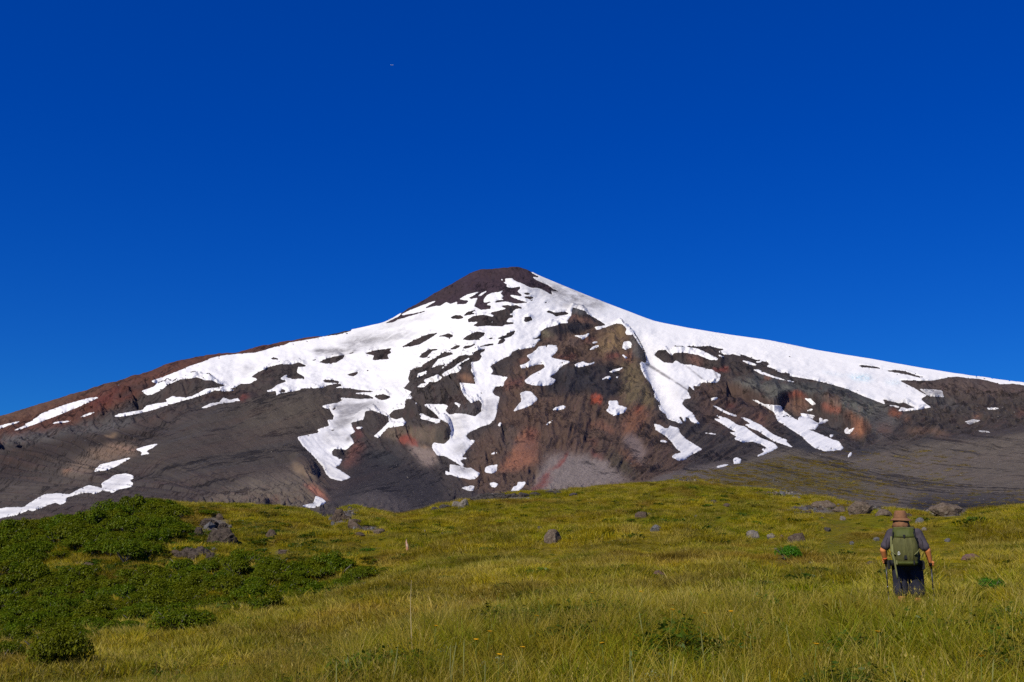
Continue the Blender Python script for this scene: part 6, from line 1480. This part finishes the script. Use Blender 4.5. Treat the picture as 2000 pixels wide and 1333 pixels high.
def trekking_pole(gp, tip, label):
    root = link(bpy.data.objects.new('trekking_pole', None)); root.location = foot + Matrix.Rotation(FACE, 3, 'Z') @ (Vector(tip) * KS); root.rotation_euler = (0, 0, FACE); root.scale = (KS, KS, KS); root.empty_display_size = .1
    tag(root, label, 'trekking pole', 'trekking poles')
    top = Vector(gp) + Vector((0, -.008, .075)) - Vector(tip); d = top.normalized(); L1 = top.length
    def seg(name, a, b, r0, r1, mat):
        bm = bmesh.new(); p0, p1 = d * a, d * b
        bmesh.ops.create_cone(bm, cap_ends=True, segments=14, radius1=r0, radius2=r1, depth=(p1 - p0).length, matrix=Matrix.Translation((p0 + p1) / 2) @ d.to_track_quat('Z', 'Y').to_matrix().to_4x4()); return bm_obj(name, bm, mat, root)
    seg('grip', L1 - .15, L1, .014, .019, BLACK); seg('shaft', .40, L1 - .15, .0095, .0098, POLE); seg('clamp', .39, .43, .014, .014, BLACK); seg('lower_shaft', .04, .40, .007, .008, POLE); seg('tip', -.01, .04, .003, .006, STEEL); seg('basket', .055, .065, .035, .030, BLACK)
    seg('band', L1 * .52, L1 * .52 + .012, .0105, .0105, STEEL)
    st = bm_obj('wrist_strap', ribbon([tuple(d * L1 + Vector((0, -.01, 0))), tuple(d * (L1 - .03) + Vector((.0, -.055, -.02))), tuple(d * (L1 - .09) + Vector((.0, -.06, -.02))), tuple(d * (L1 - .05) + Vector((0, -.02, 0)))], .018, .003), BLACK, root)
trekking_pole(GL, (-.305, .20, 0.0), 'black trekking pole in the left hand of the hiker')
trekking_pole(GR, (.357, .14, -.02), 'black trekking pole in the right hand of the hiker')

# ------------------------------------------------------------------ the tiny aircraft high in the sky
a_, e_ = px_to_ae(765, 127.5); dist = 11500.0
plane = link(bpy.data.objects.new('airliner', None)); plane.location = (dist * math.sin(a_), dist * math.cos(a_), dist * e_); plane.rotation_euler = (0, R(4), R(12)); plane.empty_display_size = 5
tag(plane, 'tiny white airliner high in the blue sky left of the summit', 'airplane')
PL = plain('white_paint', (.60, .74, .90), .5, .2)
def yz(x, r_): return [(x, r_ * math.cos(6.28319 * i / 16), r_ * math.sin(6.28319 * i / 16)) for i in range(16)]
bm_obj('fuselage', loft([yz(x, r_) for x, r_ in [(-18, .2), (-17, 1.0), (-15, 1.7), (-12, 2.0), (8, 2.0), (13, 1.5), (17, .7), (19, .25)]]), PL, plane)
def plate(name, outline, th, axis):
    bm = bmesh.new(); f = bm.faces.new([bm.verts.new(p) for p in outline]); q = bmesh.ops.extrude_face_region(bm, geom=[f]); v = [x for x in q['geom'] if isinstance(x, bmesh.types.BMVert)]
    bmesh.ops.translate(bm, verts=v, vec=Vector(axis) * th); bmesh.ops.recalc_face_normals(bm, faces=bm.faces); return bm_obj(name, bm, PL, plane, False)
for s_ in (-1, 1):
    plate('wing', [(-5, 1.5 * s_, -.6), (2.5, 1.5 * s_, -.6), (7.5, 17 * s_, .8), (5.5, 17 * s_, .8)], .35, (0, 0, 1)); plate('tailplane', [(13, .8 * s_, .6), (17, .8 * s_, .6), (18.5, 6.5 * s_, .9), (17, 6.5 * s_, .9)], .2, (0, 0, 1))
    bm_obj('engine', loft([[(x, 5.6 * s_ + r_ * math.cos(6.28319 * i / 12), -1.9 + r_ * math.sin(6.28319 * i / 12)) for i in range(12)] for x, r_ in [(-5.2, .9), (-4.5, 1.1), (-2, 1.0), (-.8, .6)]]), PL, plane)
plate('tail_fin', [(12, -.15, 1.4), (17.5, -.15, 1.2), (19.5, -.15, 7.0), (17, -.15, 7.0)], .3, (0, 1, 0))

# ------------------------------------------------------------------ flowers and pale stalks in the near grass
def near_point(px, py, h):
    """foot of a plant of height h whose top appears at the pixel"""
    for r_ in np.linspace(8.0, 17, 160):
        p = ground_at(px, r_); q = p + Vector((0, 0, h)); az, e_ = px_to_ae(px, py)
        if q.z / r_ >= float(e_): return p
    return p
YEL = plain('yellow_petals', (.62, .33, .010), .8, .1); STEM = plain('green_stem', (.13, .16, .03), .8, .1); PALE = plain('pale_stalk', (.20, .20, .06), .85, .1); CUSH = plain('silver_leaf', (.24, .29, .19), .9, .05)
DRYS = plain('dry_stalk', (.42, .33, .16), .9, .05)
def flower_parts():
    V, Fc = [], []; tube(V, Fc, [(0, 0, 0), (.01, .005, .2), (.0, .01, .40)], [.004, .0035, .003], 5)
    st = bpy.data.meshes.new('stem'); st.from_pydata(V, [], Fc); st.materials.append(STEM)
    V, Fc = [], []
    for k in range(12):
        a = 6.283 * k / 12; c, s_ = math.cos(a), math.sin(a); b = len(V); q = lambda r_, t, z: (r_ * c - t * s_, r_ * s_ + t * c + .01, z)
        V += [q(.004, 0, .40), q(.018, .006, .412), q(.030, 0, .414), q(.018, -.006, .412)]; Fc.append((b, b + 1, b + 2, b + 3))
    hd = bpy.data.meshes.new('flower_head'); hd.from_pydata(V, [], Fc); hd.materials.append(YEL); return st, hd
FST, FHD = flower_parts()
fpos = [(844,1224,'left of the silver cushion'),(929,1251,'above the silver cushion'),(1013,1266,'right of the silver cushion'),(1184,1260,'in the middle of the near grass'),(948,1236,''),(1307,1184,''),(1365,1199,''),(1426,1196,''),(1306,1192,''),(1058,1172,''),(1700,1236,''),(1895,1285,''),(1148,1160,''),(1254,1157,''),(970,1282,''),(1468,1238,''),(1580,1262,''),(1040,1205,'')]
for k, (px, py, where) in enumerate(fpos):
    root = link(bpy.data.objects.new('yellow_flower', None)); root.location = near_point(px, py, .40); root.rotation_euler = (.1 * math.sin(k), .12 * math.cos(k * 2.1), k); root.empty_display_size = .1
    tag(root, 'yellow flower on a thin stem ' + where if where else 'small yellow flower scattered in the tall near grass', 'flower', 'yellow flowers in the near grass')
    for nm, me in (('stem', FST), ('flower_head', FHD)):
        c = bpy.data.objects.new(nm, me); COL.objects.link(c); c.parent = root
V, Fc = [], []; tube(V, Fc, [(0, 0, 0), (.01, 0, .25), (0, .01, .38), (.004, .012, .56), (0, .012, .60)], [.0035, .0035, .0055, .005, .001], 6)
spike = bpy.data.meshes.new('flower_spike'); spike.from_pydata(V, [], Fc); spike.materials.append(PALE)
for k, (px, py) in enumerate([(874,1236),(881,1240),(907,1232),(947,1272),(767,1240),(1224,1248),(1247,1262),(1297,1262),(1375,1208),(1547,1200),(1443,1300),(1421,1302),(1333,1296),(1760,1268),(668,1272),(1905,1262),(1262,1180),(1490,1290)]):
    o = link(bpy.data.objects.new('flower_spike', spike)); o.location = near_point(px, py, .58) - Vector((0, 0, .1)); o.rotation_euler = (.12 * math.sin(k * 1.3), .14 * math.cos(k * 2.7), k)
    tag(o, 'pale green upright flower spike in the tall near grass', 'flower spike', 'pale flower spikes in the near grass')
V, Fc = [], []; tube(V, Fc, [(0, 0, 0), (-.03, 0, .35), (-.045, 0, .65), (-.04, 0, .92)], [.006, .005, .004, .002], 5)
me = bpy.data.meshes.new('dry_stalk'); me.from_pydata(V, [], Fc); me.materials.append(DRYS)
for px, py, lab in ((810, 1134, 'single tall thin dry stalk left of centre in the near grass'),):
    o = link(bpy.data.objects.new('dry_stalk', me)); o.location = near_point(px, py, .92); tag(o, lab, 'dry stalk')
def cushion(px, py, w, seed, label):
    p = near_point(px, py, .16); me = leaf_clump('cushion_plant', 420, w, .17, .022, seed, CUSH); o = link(bpy.data.objects.new('cushion_plant', me)); o.location = p; tag(o, label, 'cushion plant', 'silvery cushion plants'); return o
cushion(876, 1262, .26, 1, 'silvery cushion plant left of centre in the near grass'); cushion(985, 1286, .30, 2, 'grey green cushion plant near the bottom edge left of centre'); cushion(1275, 1310, .14, 3, 'tiny silvery cushion plant at the bottom right of centre')
